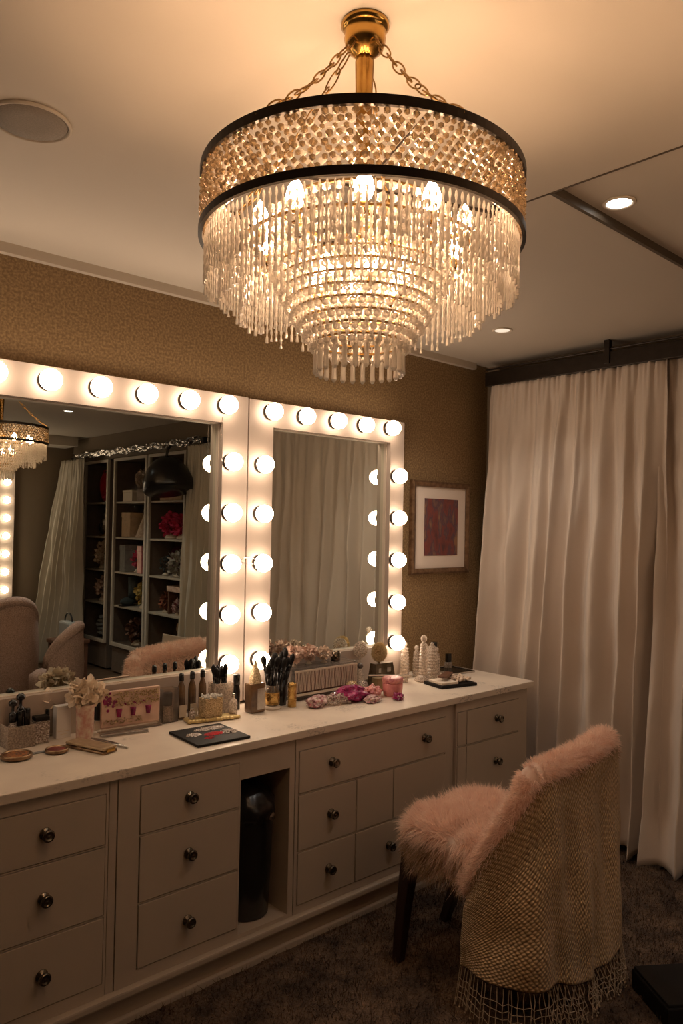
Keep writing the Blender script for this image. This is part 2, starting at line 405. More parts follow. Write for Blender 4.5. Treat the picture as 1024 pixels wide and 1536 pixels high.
def knob(x, z, parent):
    mtx = Matrix.Rotation(PI / 2, 3, 'X')
    k = MB().lathe([(.0165, 0), (.0175, .002), (.0165, .005), (.0075, .006), (.006, .013), (.011, .017), (.0165, .021), (.0175, .026), (.0155, .030), (.011, .031), (.010, .0285), (.004, .0285), (.001, .0295)], 24, (x, FY - .004, z), mtx)
    return k.build('knob', M['knob'], parent, True)
def face(mb, x0, x1, z0, z1, cells):
    xs = sorted({x0, x1, *[c[0] for c in cells], *[c[1] for c in cells]}); zs = sorted({z0, z1, *[c[2] for c in cells], *[c[3] for c in cells]})
    for i in range(len(xs) - 1):
        for j in range(len(zs) - 1):
            cx = (xs[i] + xs[i + 1]) / 2; cz = (zs[j] + zs[j + 1]) / 2
            if not any(c[0] < cx < c[1] and c[2] < cz < c[3] for c in cells):
                mb.box(xs[i], xs[i + 1], FY, FY + .05, zs[j], zs[j + 1])
def unit(label, x0, x1, cells, opening=None, name='drawer_unit'):
    """cells: (x0,x1,z0,z1,[knob xs]) ; opening: (x0,x1,z0,z1)"""
    r = thing(name, label, 'drawer cabinet', (0, 0, 0))
    r.location = ((x0 + x1) / 2, -.26, .122)
    off = Vector(r.location)
    def bld(mb, nm, m, par=r, sm=False):
        mb.v = [(v[0] - off.x, v[1] - off.y, v[2] - off.z) for v in mb.v]
        return mb.build(nm, m, par, sm)
    Z0, Z1 = .1225, .7565
    mb = MB(); face(mb, x0, x1, Z0, Z1, [c[:4] for c in cells] + ([opening] if opening else []))
    if opening:
        mb.box(x0, opening[0], FY + .05, -.02, Z0, Z1)
        mb.box(opening[1], x1, FY + .05, -.02, Z0, Z1)
        mb.box(opening[0], opening[1], FY + .05, -.02, Z0, opening[2]).box(opening[0], opening[1], FY + .05, -.02, opening[3], Z1)
        mb.box(opening[0], opening[1], -.06, -.02, opening[2], opening[3])
    else: mb.box(x0, x1, FY + .05, -.02, Z0, Z1)
    bld(mb, 'carcass', M['paint'])
    for c in cells:
        g = .0026
        d = bld(MB().box(c[0] + g, c[1] - g, FY - .003, FY + .0195, c[2] + g, c[3] - g, .0015), 'drawer', M['paint'])
        for kx in c[4]:
            k = knob(kx, c[5] if len(c) > 5 else (c[2] + c[3]) / 2, None)
            k.parent = d; k.data.transform(Matrix.Translation(-off))
    return r
ZA = [(.16, .356), (.36, .563), (.567, .718)]
ZK = [.255, .468, .648]
unit('drawer cabinet at the end of the row, just beyond the left photo edge', .05, .60, [(.09, .56, *ZA[i], [.325], ZK[i]) for i in range(3)])
unit('leftmost drawer cabinet, three drawers cut by the photo edge', .604, 1.034, [(.664, 1.026, *ZA[i], [.844], ZK[i]) for i in range(3)])
unit('drawer cabinet with three drawers and the open cubby for the bin', 1.064, 1.744,
     [(1.135, 1.503, *ZA[i], [1.308], ZK[i]) for i in range(3)], (1.509, 1.721, .136, .657))
stile = MB().box(1.037, 1.061, FY + .002, -.02, .1225, .7565).build('filler_strip', M['paint'])
tag(stile, 'narrow upright filler strip between the leftmost two drawer cabinets', 'filler strip')
unit('wide drawer cabinet with a long two-knob top drawer, right of the bin cubby', 1.748, 2.615,
     [(1.762, 2.583, .552, .708, [1.921, 2.441], .641), (1.762, 2.048, .345, .548, [1.918], .45), (2.052, 2.254, .345, .548, []),
      (2.258, 2.583, .345, .548, []), (1.762, 2.046, .152, .341, [1.912], .247), (2.050, 2.420, .152, .341, [2.233], .247), (2.424, 2.583, .152, .341, [])])
unit('rightmost drawer cabinet beside the ivory curtain', 2.655, 3.198,
     [(2.662, 2.724, .562, .713, []), (2.662, 2.724, .30, .558, []), (2.728, 3.130, .558, .713, [2.950], .646), (2.728, 3.130, .30, .554, [2.945], .450), (2.728, 3.130, .16, .296, [2.945])])
tag(MB().box(2.618, 2.652, FY + .012, -.02, .1225, .7565).build('filler_strip', M['paint']),
    'narrow set back strip between wide drawer cabinet and rightmost cabinet', 'filler strip')

# bin
b = thing('waste_bin', 'tall round black bin with a black liner standing in the open cubby', 'bin', (1.620, -.405, .137))
prof = [(.078, 0), (.082, .004), (.090, .20), (.094, .385), (.096, .39), (.090, .392), (.088, .37), (.001, .36)]
MB().lathe(prof, 40).build('body', M['black'], b, True)
mb = MB(); mb.lathe([(.097, .34), (.101, .375), (.099, .40), (.09, .41), (.08, .43), (.05, .455), (.03, .46), (.001, .455)], 44, wob=lambda a, z: 1 + .04 * math.sin(a * 7 + z * 40) + .02 * math.sin(a * 17))
mb.build('liner', M['black'], b, True)
q = MB(); q.ico((.045, -.088, .352), .012, 2, (1.1, .3, 1.3), .4, 3); tag(q.build('crumple', M['silver'], b), 'pale crumpled scrap at the rim')

# ------------------------------------------------------------------ lit mirrors
def lit_mirror(label, x0, x1, z0, z1, ix0, ix1, iz0, iz1, bulbs, y=0., flip=1, loc=None, cat='mirror', bz=None):
    r = thing('vanity_mirror', label, cat, (0, y, 0))
    Y = lambda a: a * flip
    def bx(mb, xa, xb, ya, yb, za, zb, bev=0): 
        a, b_ = sorted((Y(ya), Y(yb))); mb.box(xa, xb, a, b_, za, zb, bev)
    mb = MB(); D = -.065
    for (a, b_, c_, d) in ((x0, ix0, z0, z1), (ix1, x1, z0, z1), (ix0, ix1, iz1, z1), (ix0, ix1, z0, iz0)):
        bx(mb, a, b_, D, -.004, c_, d)
    mb.build('frame', M['frame'], r)
    mb = MB(); e = .003
    for (a, b_, c_, d) in ((ix0, ix0 + e, iz0, iz1), (ix1 - e, ix1, iz0, iz1), (ix0, ix1, iz1 - e, iz1), (ix0, ix1, iz0, iz0 + e)):
        bx(mb, a, b_, -.038, -.02, c_, d)
    mb.build('inner_moulding', M['cream'], r)
    mb = MB(); bx(mb, ix0, ix1, -.020, -.008, iz0, iz1); mb.build('mirror_glass', M['mirror'], r)
    for (bx_, bz_) in bulbs:
        m3 = Matrix.Rotation(PI / 2 * flip, 3, 'X')
        s = MB().lathe([(.031, 0), (.033, .004), (.028, .010), (.020, .014)], 24, (bx_, Y(D), bz_), m3).build('bulb_socket', M['darkmetal'], r, True)
        MB().ico((bx_, Y(D - .037), bz_), .0375, 3).build('bulb', M['bulb'], s, True)
    return r
BZ = [1.779, 1.573, 1.367, 1.162, .964]
big = [(1.71 - .18 * i, 2.003) for i in range(9)] + [(1.738, z) for z in BZ] + [(.16, z) for z in BZ]
big[0] = (1.708, 2.006)
lit_mirror('large white framed mirror with round bulbs, left of the two on the wall, showing shelves', .10, 1.8285, .80, 2.055, .22, 1.706, .936, 1.938, big)
small = [(1.938, 2.006), (2.118, 2.006), (2.304, 2.006), (2.480, 2.006), (2.660, 2.010)] + [(1.896, z) for z in BZ] + [(2.714, z) for z in BZ]
lit_mirror('narrower white framed mirror with round bulbs, right one beside the framed print', 1.836, 2.778, .80, 2.052, 1.961, 2.682, .948, 1.944, small)
# loose wire between the two mirrors
wr = MB().tube([(1.72, -.069, 1.372), (1.78, -.072, 1.372), (1.815, -.074, 1.388), (1.85, -.073, 1.392), (1.885, -.07, 1.376)], .0015, 6)
wr.tube([(1.78, -.072, 1.372), (1.83, -.072, 1.366), (1.88, -.07, 1.362)], .0015, 6)
tag(wr.build('wire', M['silver']), 'thin loose wire bridging the gap between the two lit mirrors', 'wire')
wr = MB().tube([(1.7, -.069, 1.96), (1.694, -.0675, 1.9), (1.697, -.0675, 1.8), (1.703, -.069, 1.78)], .0012, 6)
tag(wr.build('wire', M['silver']), 'thin wire running down the large mirror frame from its corner bulb', 'wire')

# framed print
r = thing('picture_frame', 'small framed red-brown print with cream mat hanging beside the curtain', 'picture', (0, 0, 0))
X0, X1, Z0, Z1 = 2.893, 3.366, 1.286, 1.775
mb = MB(); wd = .030
def mitre(mb, x0, x1, z0, z1, w, ya, yb, yc):
    prof = [(0, ya), (0, yb), (w * .35, yc), (w, yc + .008), (w, ya)]
    cs = [(x0, z0, 1, 1), (x1, z0, -1, 1), (x1, z1, -1, -1), (x0, z1, 1, -1)]
    vs = []
    for (x, z, sx, sz) in cs:
        for (d, y) in prof: vs.append((x + sx * d, y, z + sz * d))
    k = len(prof); fs = []
    for c_ in range(4):
        for j in range(k):
            a = c_ * k + j; b_ = c_ * k + (j + 1) % k; c2 = ((c_ + 1) % 4) * k
            fs.append((a, b_, c2 + (j + 1) % k, c2 + j))
    mb.add(vs, fs)
mitre(mb, X0, X1, Z0, Z1, wd, -.002, -.022, -.028)
mb.build('frame', M['picframe'], r)
MB().box(X0 + wd - .003, X1 - wd + .003, -.012, -.004, Z0 + wd - .003, Z1 - wd + .003).build('mat_board', M['matboard'], r)
MB().box(2.998, 3.272, -.0135, -.0125, 1.382, 1.684).build('print', M['art'], r)

# ------------------------------------------------------------------ ceiling fixtures
s = thing('ceiling_speaker', 'round flush grey-beige ceiling speaker at the top left', 'speaker', (.632, -.862, H))
MB().lathe([(.092, 0), (.092, -.005), (.088, -.008), (.084, -.006), (.084, 0)], 48).build('rim', M['trim'], s, True)
MB().lathe([(.084, -.001), (.080, -.0055), (.04, -.0062), (.001, -.0064)], 48).build('grille', M['speakergrille'], s, True)
def downlight(label, x, y, z, e, dim=False):
    d = thing('ceiling_downlight', label, 'downlight', (x, y, z), group=None)
    MB().lathe([(.046, 0), (.047, -.003), (.043, -.006), (.036, -.004), (.034, -.0005)], 32).build('rim', M['cream'], d, True)
    MB().lathe([(.0345, -.0002), (.034, -.003), (.02, -.0045), (.001, -.005)], 32).build('lens', M['spotdim'] if dim else M['spot'], d, True)
    if e:
        l = bpy.data.lights.new('downlight_beam', 'SPOT'); l.energy = e; l.color = (1, .93, .84); l.spot_size = 1.9; l.spot_blend = 1; l.shadow_soft_size = .03
        lo = bpy.data.objects.new('downlight_beam', l); COL.objects.link(lo); lo.parent = d; lo.location = (0, 0, -.012)
downlight('bright white ceiling downlight right of the chandelier', 2.051, -1.577, H + .022, 10)
downlight('small dim ceiling downlight above the curtain corner', 2.912, -.551, H, 13, True)
downlight('small ceiling downlight in front of the shelves, seen in the large mirror', 2.56, -3.60, H, 60)

# ------------------------------------------------------------------ chandelier
def chandelier(label, loc, candle):
    r = thing('chandelier', label, 'chandelier', loc)      # origin on the ceiling
    z = lambda a: a - H
    MB().lathe([(.044, 0), (.045, -.006), (.040, -.012), (.036, -.014), (.039, -.030), (.034, -.048), (.018, -.062), (.012, -.066)], 40).build('canopy', M['brass'], r, True)
    MB().lathe([(.015, -.058), (.0165, -.075), (.013, -.20), (.0105, -.30), (.0105, -.34), (.02, -.345), (.028, -.36), (.02, -.385), (.012, -.40), (.001, -.405)], 24,
               wob=lambda a, zz: 1 + (.10 * math.sin(a * 10) if zz > -.3 else 0)).build('stem', M['brass'], r, True)
    RR = .295
    def link(mb, p, t, ln, wdt, rad, tw):
        t = t.normalized(); u = t.orthogonal().normalized(); u.rotate(Matrix.Rotation(tw, 3, t))
        pts = [p + t * (ln / 2 * math.cos(a)) + u * (wdt / 2 * math.sin(a)) for a in [2 * PI * i / 14 for i in range(14)]]
        mb.tube(pts, rad, 5, True)
    for k in range(4):
        a = math.radians((-60, -125, 75, 150)[k] - 42.4)
        A = Vector((.034 * math.cos(a), .034 * math.sin(a), -.045)); B = Vector((.286 * math.cos(a), .286 * math.sin(a), z(2.157)))
        mb = MB(); n = 11
        for i in range(n):
            f = (i + .5) / n; sag = -.02 * math.sin(PI * f)
            p = A.lerp(B, f) + Vector((0, 0, sag)); t = (B - A) + Vector((0, 0, -.02 * PI * math.cos(PI * f)))
            link(mb, p, t, (B - A).length / n * 1.5, .011 + .004 * (i % 2), .0016, (i % 2) * PI / 2 + .5)
        mb.build('chain', M['chain'], r, True)
    # rims, cross bars and inner hoops
    def hoop(mb, rad, zz, h, th, n=96):
        vs = []; fs = []
        for i in range(n):
            a = 2 * PI * i / n; c_, s_ = math.cos(a), math.sin(a)
            for (q, zq) in ((rad, 0), (rad, h), (rad - th, h), (rad - th, 0)): vs.append((q * c_, q * s_, zz + zq))
        for i in range(n):
            for j in range(4):
                fs.append((i * 4 + j, ((i + 1) % n) * 4 + j, ((i + 1) % n) * 4 + (j + 1) % 4, i * 4 + (j + 1) % 4))
        mb.add(vs, fs)
    mb = MB(); hoop(mb, RR, z(2.140), .016, .007)
    for k in range(4):
        a = 2 * PI * k / 4 - .39; mb.tube([(.01 * math.cos(a), .01 * math.sin(a), z(2.148)), (.289 * math.cos(a), .289 * math.sin(a), z(2.148))], .004, 6)
    mb.lathe([(.005, 0), (.006, .01), (.003, .014)], 8, (.285 * math.cos(-.35), .285 * math.sin(-.35), z(2.156)))
    mb.build('rim', M['darkmetal'], r)
    mb = MB(); hoop(mb, RR + .001, z(2.036), .014, .007); mb.build('rim', M['darkmetal'], r)
    mb = MB()
    tiers = []
    nt = 8
    for i in range(nt):
        f = i / (nt - 1); tiers.append((.158 - .073 * f ** 1.3, 1.985 - .128 * f))
    for (q, zz) in tiers: hoop(mb, q, z(zz), .003, .004, 72)
    hoop(mb, .225, z(2.02), .004, .005, 72); hoop(mb, .16, z(2.09), .004, .004, 60)
    for k in range(6):
        a = 2 * PI * k / 6; mb.tube([(.012 * math.cos(a), .012 * math.sin(a), z(2.06)), (.10 * math.cos(a), .10 * math.sin(a), z(2.03)), (.19 * math.cos(a), .19 * math.sin(a), z(2.045))], .004, 6)
    mb.build('hoops', M['chain'], r)
    RR_ = random.Random(5)
    # beaded band
    mb = MB(); rows = 8; N = 118
    for j in range(rows):
        for i in range(N):
            a = 2 * PI * (i + .5 * (j % 2)) / N
            a += RR_.gauss(0, .005); q = RR - .006 + RR_.uniform(-.002, .002); (mb.ico if RR_.random() < .6 else (lambda c_, r_, s_: mb.octa(c_, r_ * 1.1, r_ * 1.2)))((q * math.cos(a), q * math.sin(a), z(2.056 + j * .0113 + RR_.gauss(0, .0008))), .0060 * RR_.uniform(.75, 1.15), 1)
    tag(mb.build('bead_band', M['smoke'], r), 'smoky beaded band', kind='stuff')
    mb = MB()
    for j in range(6):
        for i in range(80):
            a = 2 * PI * (i + .5 * (j % 2)) / 80
            mb.octa(((RR - .022) * math.cos(a), (RR - .022) * math.sin(a), z(2.055 + j * .0150)), .0078, .0075)
    tag(mb.build('bead_band', M['crystal'], r), 'clear inner bead layer', kind='stuff')
    # rod fringes: twisted strings of crystal
    def rodstring(mb, x, y, z1, ln, rad=.0032):
        k = max(4, int(ln / .008)); pts = []; rs = []
        for i in range(k + 1): pts.append((x, y, z1 - ln * i / k)); rs.append(rad * (1.25 if i % 2 else .55))
        rs[-1] = rad * 1.3
        mb.tube(pts, rs, 5)
    for (q, N, z1, ln, rad) in ((RR - .012, 150, 2.036, .088, .0023), (RR - .040, 120, 2.03, .105, .0023), (.218, 100, 2.02, .125, .0024)):
        mb = MB()
        for i in range(N):
            a = 2 * PI * i / N; d = RR_.uniform(-.012, .012)
            rodstring(mb, q * math.cos(a), q * math.sin(a), z(z1), ln + d, rad)
        tag(mb.build('crystal_fringe', M['crystal'], r), kind='stuff')
    # strings of round crystals
    mb = MB()
    for (q, N, z1, n_, st) in ((.158, 44, 2.085, 5, .0215), (.235, 40, 2.03, 3, .022), (.105, 26, 2.07, 5, .022), (.05, 14, 2.03, 6, .022)):
        for i in range(N):
            a = 2 * PI * i / N
            for j in range(n_): mb.ico((q * math.cos(a), q * math.sin(a), z(z1 - j * st)), .0082, 1)
    tag(mb.build('crystal_strings', M['crystal'], r), kind='stuff')
    mb = MB()
    for k_, (q, zz) in enumerate(tiers):
        N = int(2 * PI * q / .0155)
        for i in range(N):
            a = 2 * PI * (i + .5 * (k_ % 2)) / N
            mb.ico(((q + .002) * math.cos(a), (q + .002) * math.sin(a), z(zz - .008)), .0072, 1)
            mb.octa(((q - .010) * math.cos(a), (q - .010) * math.sin(a), z(zz - .014)), .0045, .012)
    tag(mb.build('bead_tiers', M['crystal'], r), kind='stuff')
    for i in range(26):
        a = 2 * PI * i / 26; mb = MB(); x, y = .080 * math.cos(a), .080 * math.sin(a)
        mb.octa((x, y, z(1.846)), .006, .008)
        mb.tube([(x, y, z(1.842)), (x, y, z(1.835)), (x, y, z(1.815)), (x, y, z(1.805)), (x, y, z(1.800))], [.0022, .0045, .0045, .0052, .0025], 8)
        mb.build('crystal_drop', M['crystal'], r)
    # candle bulbs
    for i in range(16):
        if i < 10: a = 2 * PI * i / 10 + .2; q = .19; zz = 2.050
        else: a = 2 * PI * (i - 10) / 6; q = .080; zz = 1.972
        x, y = q * math.cos(a), q * math.sin(a)
        s_ = MB().lathe([(.008, -.022), (.010, -.014), (.009, 0), (.005, .001)], 12, (x, y, z(zz - .008))).build('lamp_holder', M['brass'], r, True)
        MB().lathe([(.004, 0), (.012, .006), (.0165, .019), (.013, .034), (.005, .048), (.0005, .054)], 12, (x, y, z(zz - .007))).build('lamp', candle, s_, True)
    return r
chandelier('large round crystal chandelier hanging over the room on brass chains', (.956, -1.649, H), M['candle'])
chandelier('second crystal chandelier, seen only in the left edge of the large mirror', (1.70, -2.60, H), M['candle2'])

# ------------------------------------------------------------------ curtain and rail
def curtain(name, label, y0, y1, x, ztop, zbot, m, seed=1, folds=9., amp=.035, flare=None, nu=260, nv=70, header=.09, parent=None, pull=None):
    P = []
    for j in range(nv + 1):
        v = j / nv; z = ztop + (zbot - ztop) * v; row = []
        dtop = ztop - z
        for i in range(nu + 1):
            u = i / nu
            y = y0 + (y1 - y0) * u
            ph = u * folds * 2 * PI
            k1 = noise.noise(Vector((u * 4, seed, v * .7))) * 3.4 + noise.noise(Vector((u * 11, seed + 9, v * 1.5))) * 1.3
            main = math.sin(ph + k1)
            fine = math.sin(ph * 2.3 + 3 * k1)
            hd = max(0, 1 - dtop / .22)
            gath = (math.sin(ph * 4.3 + seed) * .006 + math.sin(ph * 2.9 + 1) * .006) * hd
            A = amp * (.18 + .82 * min(1, dtop / .9)) * (.7 + .7 * v) * (.75 + .9 * abs(noise.noise(Vector((u * 6, seed + 3, 0)))) + .2)
            dx = A * main + fine * amp * .22 * (1 - v * .7) * min(1, .3 + dtop) + gath
            dx += .024 * noise.noise(Vector((u * 7 + v * 3, v * 5, seed * 3))) * min(1, dtop * 2)
            dx += .007 * noise.noise(Vector((u * 30 + v * 8, v * 14, seed)))
            if v > .9: dx += (v - .9) * .25 * math.sin(ph * .5 + seed)
            yy = y + .012 * math.cos(ph + k1) * v
            xx = x + dx
            if flare: fx, fy = flare(u, v); xx += fx; yy += fy
            zz = z + (.018 * math.sin(ph + k1 + 1) * max(0, v - .85) / .15 if j else .006 * math.sin(ph * 3))
            row.append((xx, yy, max(zz, .016)))
        P.append(row)
    o = MB().grid(P).build(name, m, parent, True)
    md = o.modifiers.new('thickness', 'SOLIDIFY'); md.thickness = .0015
    if label: tag(o, label, 'curtain')
    return o
RX = 3.43
def fl1(u, v): return (-.03 * v * u * u, .10 * min(1, v * 1.5) * (1 - u) ** 2 + .02 * v * u)
curtain('curtain', 'ivory satin curtain hanging from the dark rail beside the dressing table', -.10, -1.10, RX, 2.335, .035, M['curtain'], 1.3, 8.5, .040, fl1)
curtain('curtain', 'ivory satin curtain pooling on the carpet at the right photo edge', -1.06, -2.60, RX + .028, 2.335, .02, M['curtain'], 4.1, 10, .030, lambda u, v: (-.10 * v * v * (1 - u), .02 * v * (1 - u)), 380)
rl = thing('curtain_rail', 'dark brown curtain rail just under the ceiling above the ivory curtains', 'curtain rail', (RX, -.08, 2.32))
MB().box(-.02, .015, -2.56, 0, .0, .078, .003).build('rail', M['darkmetal'], rl)
MB().tube([(-.012, .0, .092), (-.012, -2.56, .092)], .005, 8).build('rod', M['darkmetal'], rl)
for yb in (-.728, -1.7):
    MB().box(-.027, .0, yb - .014, yb + .014, .02, H - 2.32, .002).build('bracket', M['darkmetal'], rl)

# ------------------------------------------------------------------ fur chair (facing the mirror)
ch = thing('vanity_chair', 'low chair with pink fur seat and fur-edged back at the dressing table', 'chair', (2.225, -1.035, 0), math.radians(1))
def rrect(a, cx, cy, hx, hy, p=3.6):
    c_, s_ = math.cos(a), math.sin(a)
    return (cx + hx * math.copysign(abs(c_) ** (2 / p), c_), cy + hy * math.copysign(abs(s_) ** (2 / p), s_))
seat = MB(); SP = []
prof = [(.80, .355), (.97, .358), (1.0, .37), (1.0, .45), (.985, .475), (.9, .492), (.7, .503), (.4, .51), (.1, .512), (.002, .512)]
for (k, zz) in prof:
    SP.append([(*rrect(2 * PI * i / 48, 0, .0, .235 * k, .25 * k), zz + (.006 * math.sin(i * .7) if .2 < k < .95 else 0)) for i in range(49)])
seat.grid(SP); so = seat.build('seat', M['furpink'], ch, True)
# fur on the seat
rng = np.random.default_rng(11)
def seat_fur():
    n1 = 26000; a = rng.uniform(0, 2 * PI, n1); k = np.sqrt(rng.uniform(0, 1, n1)) * .99
    c_, s_ = np.cos(a), np.sin(a); p = 2 / 3.6
    x = .235 * k * np.sign(c_) * np.abs(c_) ** p; y = .25 * k * np.sign(s_) * np.abs(s_) ** p
    z = .512 - .030 * k ** 4
    clump = np.stack([np.sin(x * 38 + np.sin(y * 27)), np.sin(y * 33 + 1.3 + np.sin(x * 31)), np.zeros(n1)], 1)
    T = np.stack([x * 2.2, y * 2.2, np.full(n1, .75)], 1) + clump * .42 + rng.normal(size=(n1, 3)) * .13
    T /= np.linalg.norm(T, axis=1)[:, None]; P1 = np.stack([x, y, z - .006 * (k > .93)], 1); L1 = rng.uniform(.03, .055, n1)
    n2 = 22000; a = rng.uniform(0, 2 * PI, n2); c_, s_ = np.cos(a), np.sin(a)
    x = .235 * np.sign(c_) * np.abs(c_) ** p; y = .25 * np.sign(s_) * np.abs(s_) ** p; z = rng.uniform(.362, .497, n2)
    nr = np.stack([x / .235, y / .25, np.zeros(n2)], 1); nr /= np.linalg.norm(nr, axis=1)[:, None]
    up = (z - .362) / .123
    T2 = nr * (.42 + .25 * up)[:, None] + np.stack([np.zeros(n2), np.zeros(n2), -.95 + .55 * up], 1) + rng.normal(size=(n2, 3)) * .10
    T2 /= np.linalg.norm(T2, axis=1)[:, None]; P2 = np.stack([x, y, z], 1); L2 = rng.uniform(.035, .062, n2)
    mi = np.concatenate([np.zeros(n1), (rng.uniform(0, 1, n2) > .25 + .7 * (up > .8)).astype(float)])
    return np.concatenate([P1, P2]), np.concatenate([T, T2]), np.concatenate([L1, L2]), mi
Pf, Tf, Lf, mif = seat_fur()
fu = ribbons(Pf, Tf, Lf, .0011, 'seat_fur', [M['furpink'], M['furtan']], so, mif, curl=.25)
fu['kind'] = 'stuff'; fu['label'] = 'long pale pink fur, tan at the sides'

# plan curve of the back, arc-length-ish parameter s in [-1,1]
KEY = [(-1.0, -.235, -.10), (-.80, -.245, -.20), (-.62, -.205, -.272), (-.35, -.11, -.298), (0, .03, -.305), (.35, .17, -.300), (.62, .275, -.272), (.80, .30, -.20), (1.0, .272, -.10)]
def plan(s):
    s = max(-1, min(1, s)); n = len(KEY)
    for i in range(n - 1):
        if s <= KEY[i + 1][0]:
            a, b_ = KEY[i], KEY[i + 1]; t = (s - a[0]) / (b_[0] - a[0])
            p0 = KEY[max(0, i - 1)]; p3 = KEY[min(n - 1, i + 2)]
            out = []
            for d in (1, 2):
                m1 = (b_[d] - p0[d]) / (b_[0] - p0[0]) * (b_[0] - a[0]); m2 = (p3[d] - a[d]) / (p3[0] - a[0]) * (b_[0] - a[0])
                t2, t3 = t * t, t * t * t
                out.append((2 * t3 - 3 * t2 + 1) * a[d] + (t3 - 2 * t2 + t) * m1 + (-2 * t3 + 3 * t2) * b_[d] + (t3 - t2) * m2)
            return Vector((out[0], out[1], 0))
def pnorm(s):
    a = plan(s - .02); b_ = plan(s + .02); d = (b_ - a).normalized(); return Vector((d.y, -d.x, 0))
def topz(s):
    a = abs(s)
    base = .778 + .034 * s
    if a > .56: base -= .37 * ((a - .56) / .44) ** 1.05
    return base
bk = MB(); NS = 60
outer = [[tuple(plan(-1 + 2 * i / NS) + pnorm(-1 + 2 * i / NS) * .028 + Vector((0, 0, .33 + (topz(-1 + 2 * i / NS) - .33) * j / 14))) for i in range(NS + 1)] for j in range(15)]
inner = [[tuple(plan(-1 + 2 * i / NS) - pnorm(-1 + 2 * i / NS) * .028 + Vector((0, 0, .33 + (topz(-1 + 2 * i / NS) - .33) * j / 14))) for i in range(NS + 1)] for j in range(15)]
bk.grid(outer); bk.grid(inner)
bk.grid([outer[-1], inner[-1]]); bk.grid([outer[0], inner[0]]); bk.grid([[r_[0] for r_ in outer], [r_[0] for r_ in inner]]); bk.grid([[r_[-1] for r_ in outer], [r_[-1] for r_ in inner]])
bo = bk.build('backrest', M['chairbase'], ch, True)
rollp = [plan(-1 + 2 * i / NS) + Vector((0, 0, topz(-1 + 2 * i / NS) + .004)) for i in range(NS + 1)]
rollp = [Vector((rollp[0].x, rollp[0].y, .36)), Vector((rollp[0].x, rollp[0].y, .42))] + rollp + [Vector((rollp[-1].x, rollp[-1].y, .42))]
ro = MB().tube(rollp, .040, 14).build('fur_roll', M['furpink'], ch, True)
def roll_fur():
    n1 = 32000; s_ = rng.uniform(-1, 1, n1); th = rng.uniform(0, 2 * PI, n1)
    P, T, mi = [], [], []
    seg = [(rollp[i + 1] - rollp[i]).length for i in range(len(rollp) - 1)]; cum = np.cumsum([0] + seg); tot = cum[-1]
    for s1, t1 in zip((s_ + 1) / 2 * tot, th):
        i = min(len(seg) - 1, int(np.searchsorted(cum, s1, 'right') - 1)); f_ = (s1 - cum[i]) / seg[i]
        tt = (rollp[i + 1] - rollp[i]).normalized(); sp = -1 + 2 * min(max(i - 2, 0), NS) / NS
        n_ = pnorm(sp); up_ = n_.cross(tt).normalized(); up_ = up_ if (up_.z > 0 or (abs(up_.z) < .2 and up_.y > 0)) else -up_
        d = n_ * math.cos(t1) + up_ * math.sin(t1)
        c_ = rollp[i].lerp(rollp[i + 1], f_); P.append(c_ + d * .038)
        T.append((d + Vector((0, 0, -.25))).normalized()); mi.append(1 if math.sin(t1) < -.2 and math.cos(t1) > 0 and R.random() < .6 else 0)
    n2 = 16000
    for _ in range(n2):
        s1 = R.uniform(-1, 1); n_ = pnorm(s1); zt = topz(s1); zz = R.uniform(.40, zt)
        P.append(plan(s1) - n_ * .028 + Vector((0, 0, zz))); T.append((-n_ + Vector((R.gauss(0, .2), R.gauss(0, .2), -.35))).normalized()); mi.append(0)
    P = np.array(P); T = np.array(T) + rng.normal(size=(n1 + n2, 3)) * .15; T /= np.linalg.norm(T, axis=1)[:, None]
    return P, T, rng.uniform(.012, .025, n1 + n2), np.array(mi)
Pf, Tf, Lf, mif = roll_fur()
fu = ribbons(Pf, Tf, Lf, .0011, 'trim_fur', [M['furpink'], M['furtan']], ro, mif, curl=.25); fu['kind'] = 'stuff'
def sabre(x, y, fx, fy):
    mb = MB(); pts = []; rs = []; n = 12
    secs = []
    for i in range(n + 1):
        f = i / n; z = .375 * (1 - f); w = .026 - .009 * f
        k = f ** 1.8; cx = x + (fx - x) * k; cy = y + (fy - y) * k + .014 * math.sin(PI * f)
        secs.append([(cx - w, cy - w, z), (cx + w, cy - w, z), (cx + w, cy + w, z), (cx - w, cy + w, z)])
    vs = [p for s_ in secs for p in s_]; fs = [(0, 1, 2, 3)[::-1], tuple(n * 4 + i for i in range(4))]
    for j in range(n):
        for i in range(4): fs.append((j * 4 + i, j * 4 + (i + 1) % 4, (j + 1) * 4 + (i + 1) % 4, (j + 1) * 4 + i))
    mb.add(vs, fs)
    o = mb.build('leg', M['leg'], ch); bv = o.modifiers.new('bevel', 'BEVEL'); bv.width = .004; bv.segments = 2
for a in ((-.195, .205, -.245, .215), (.18, .225, .09, .285), (-.17, -.20, -.19, -.22), (.19, -.20, .21, -.22)): sabre(*a)

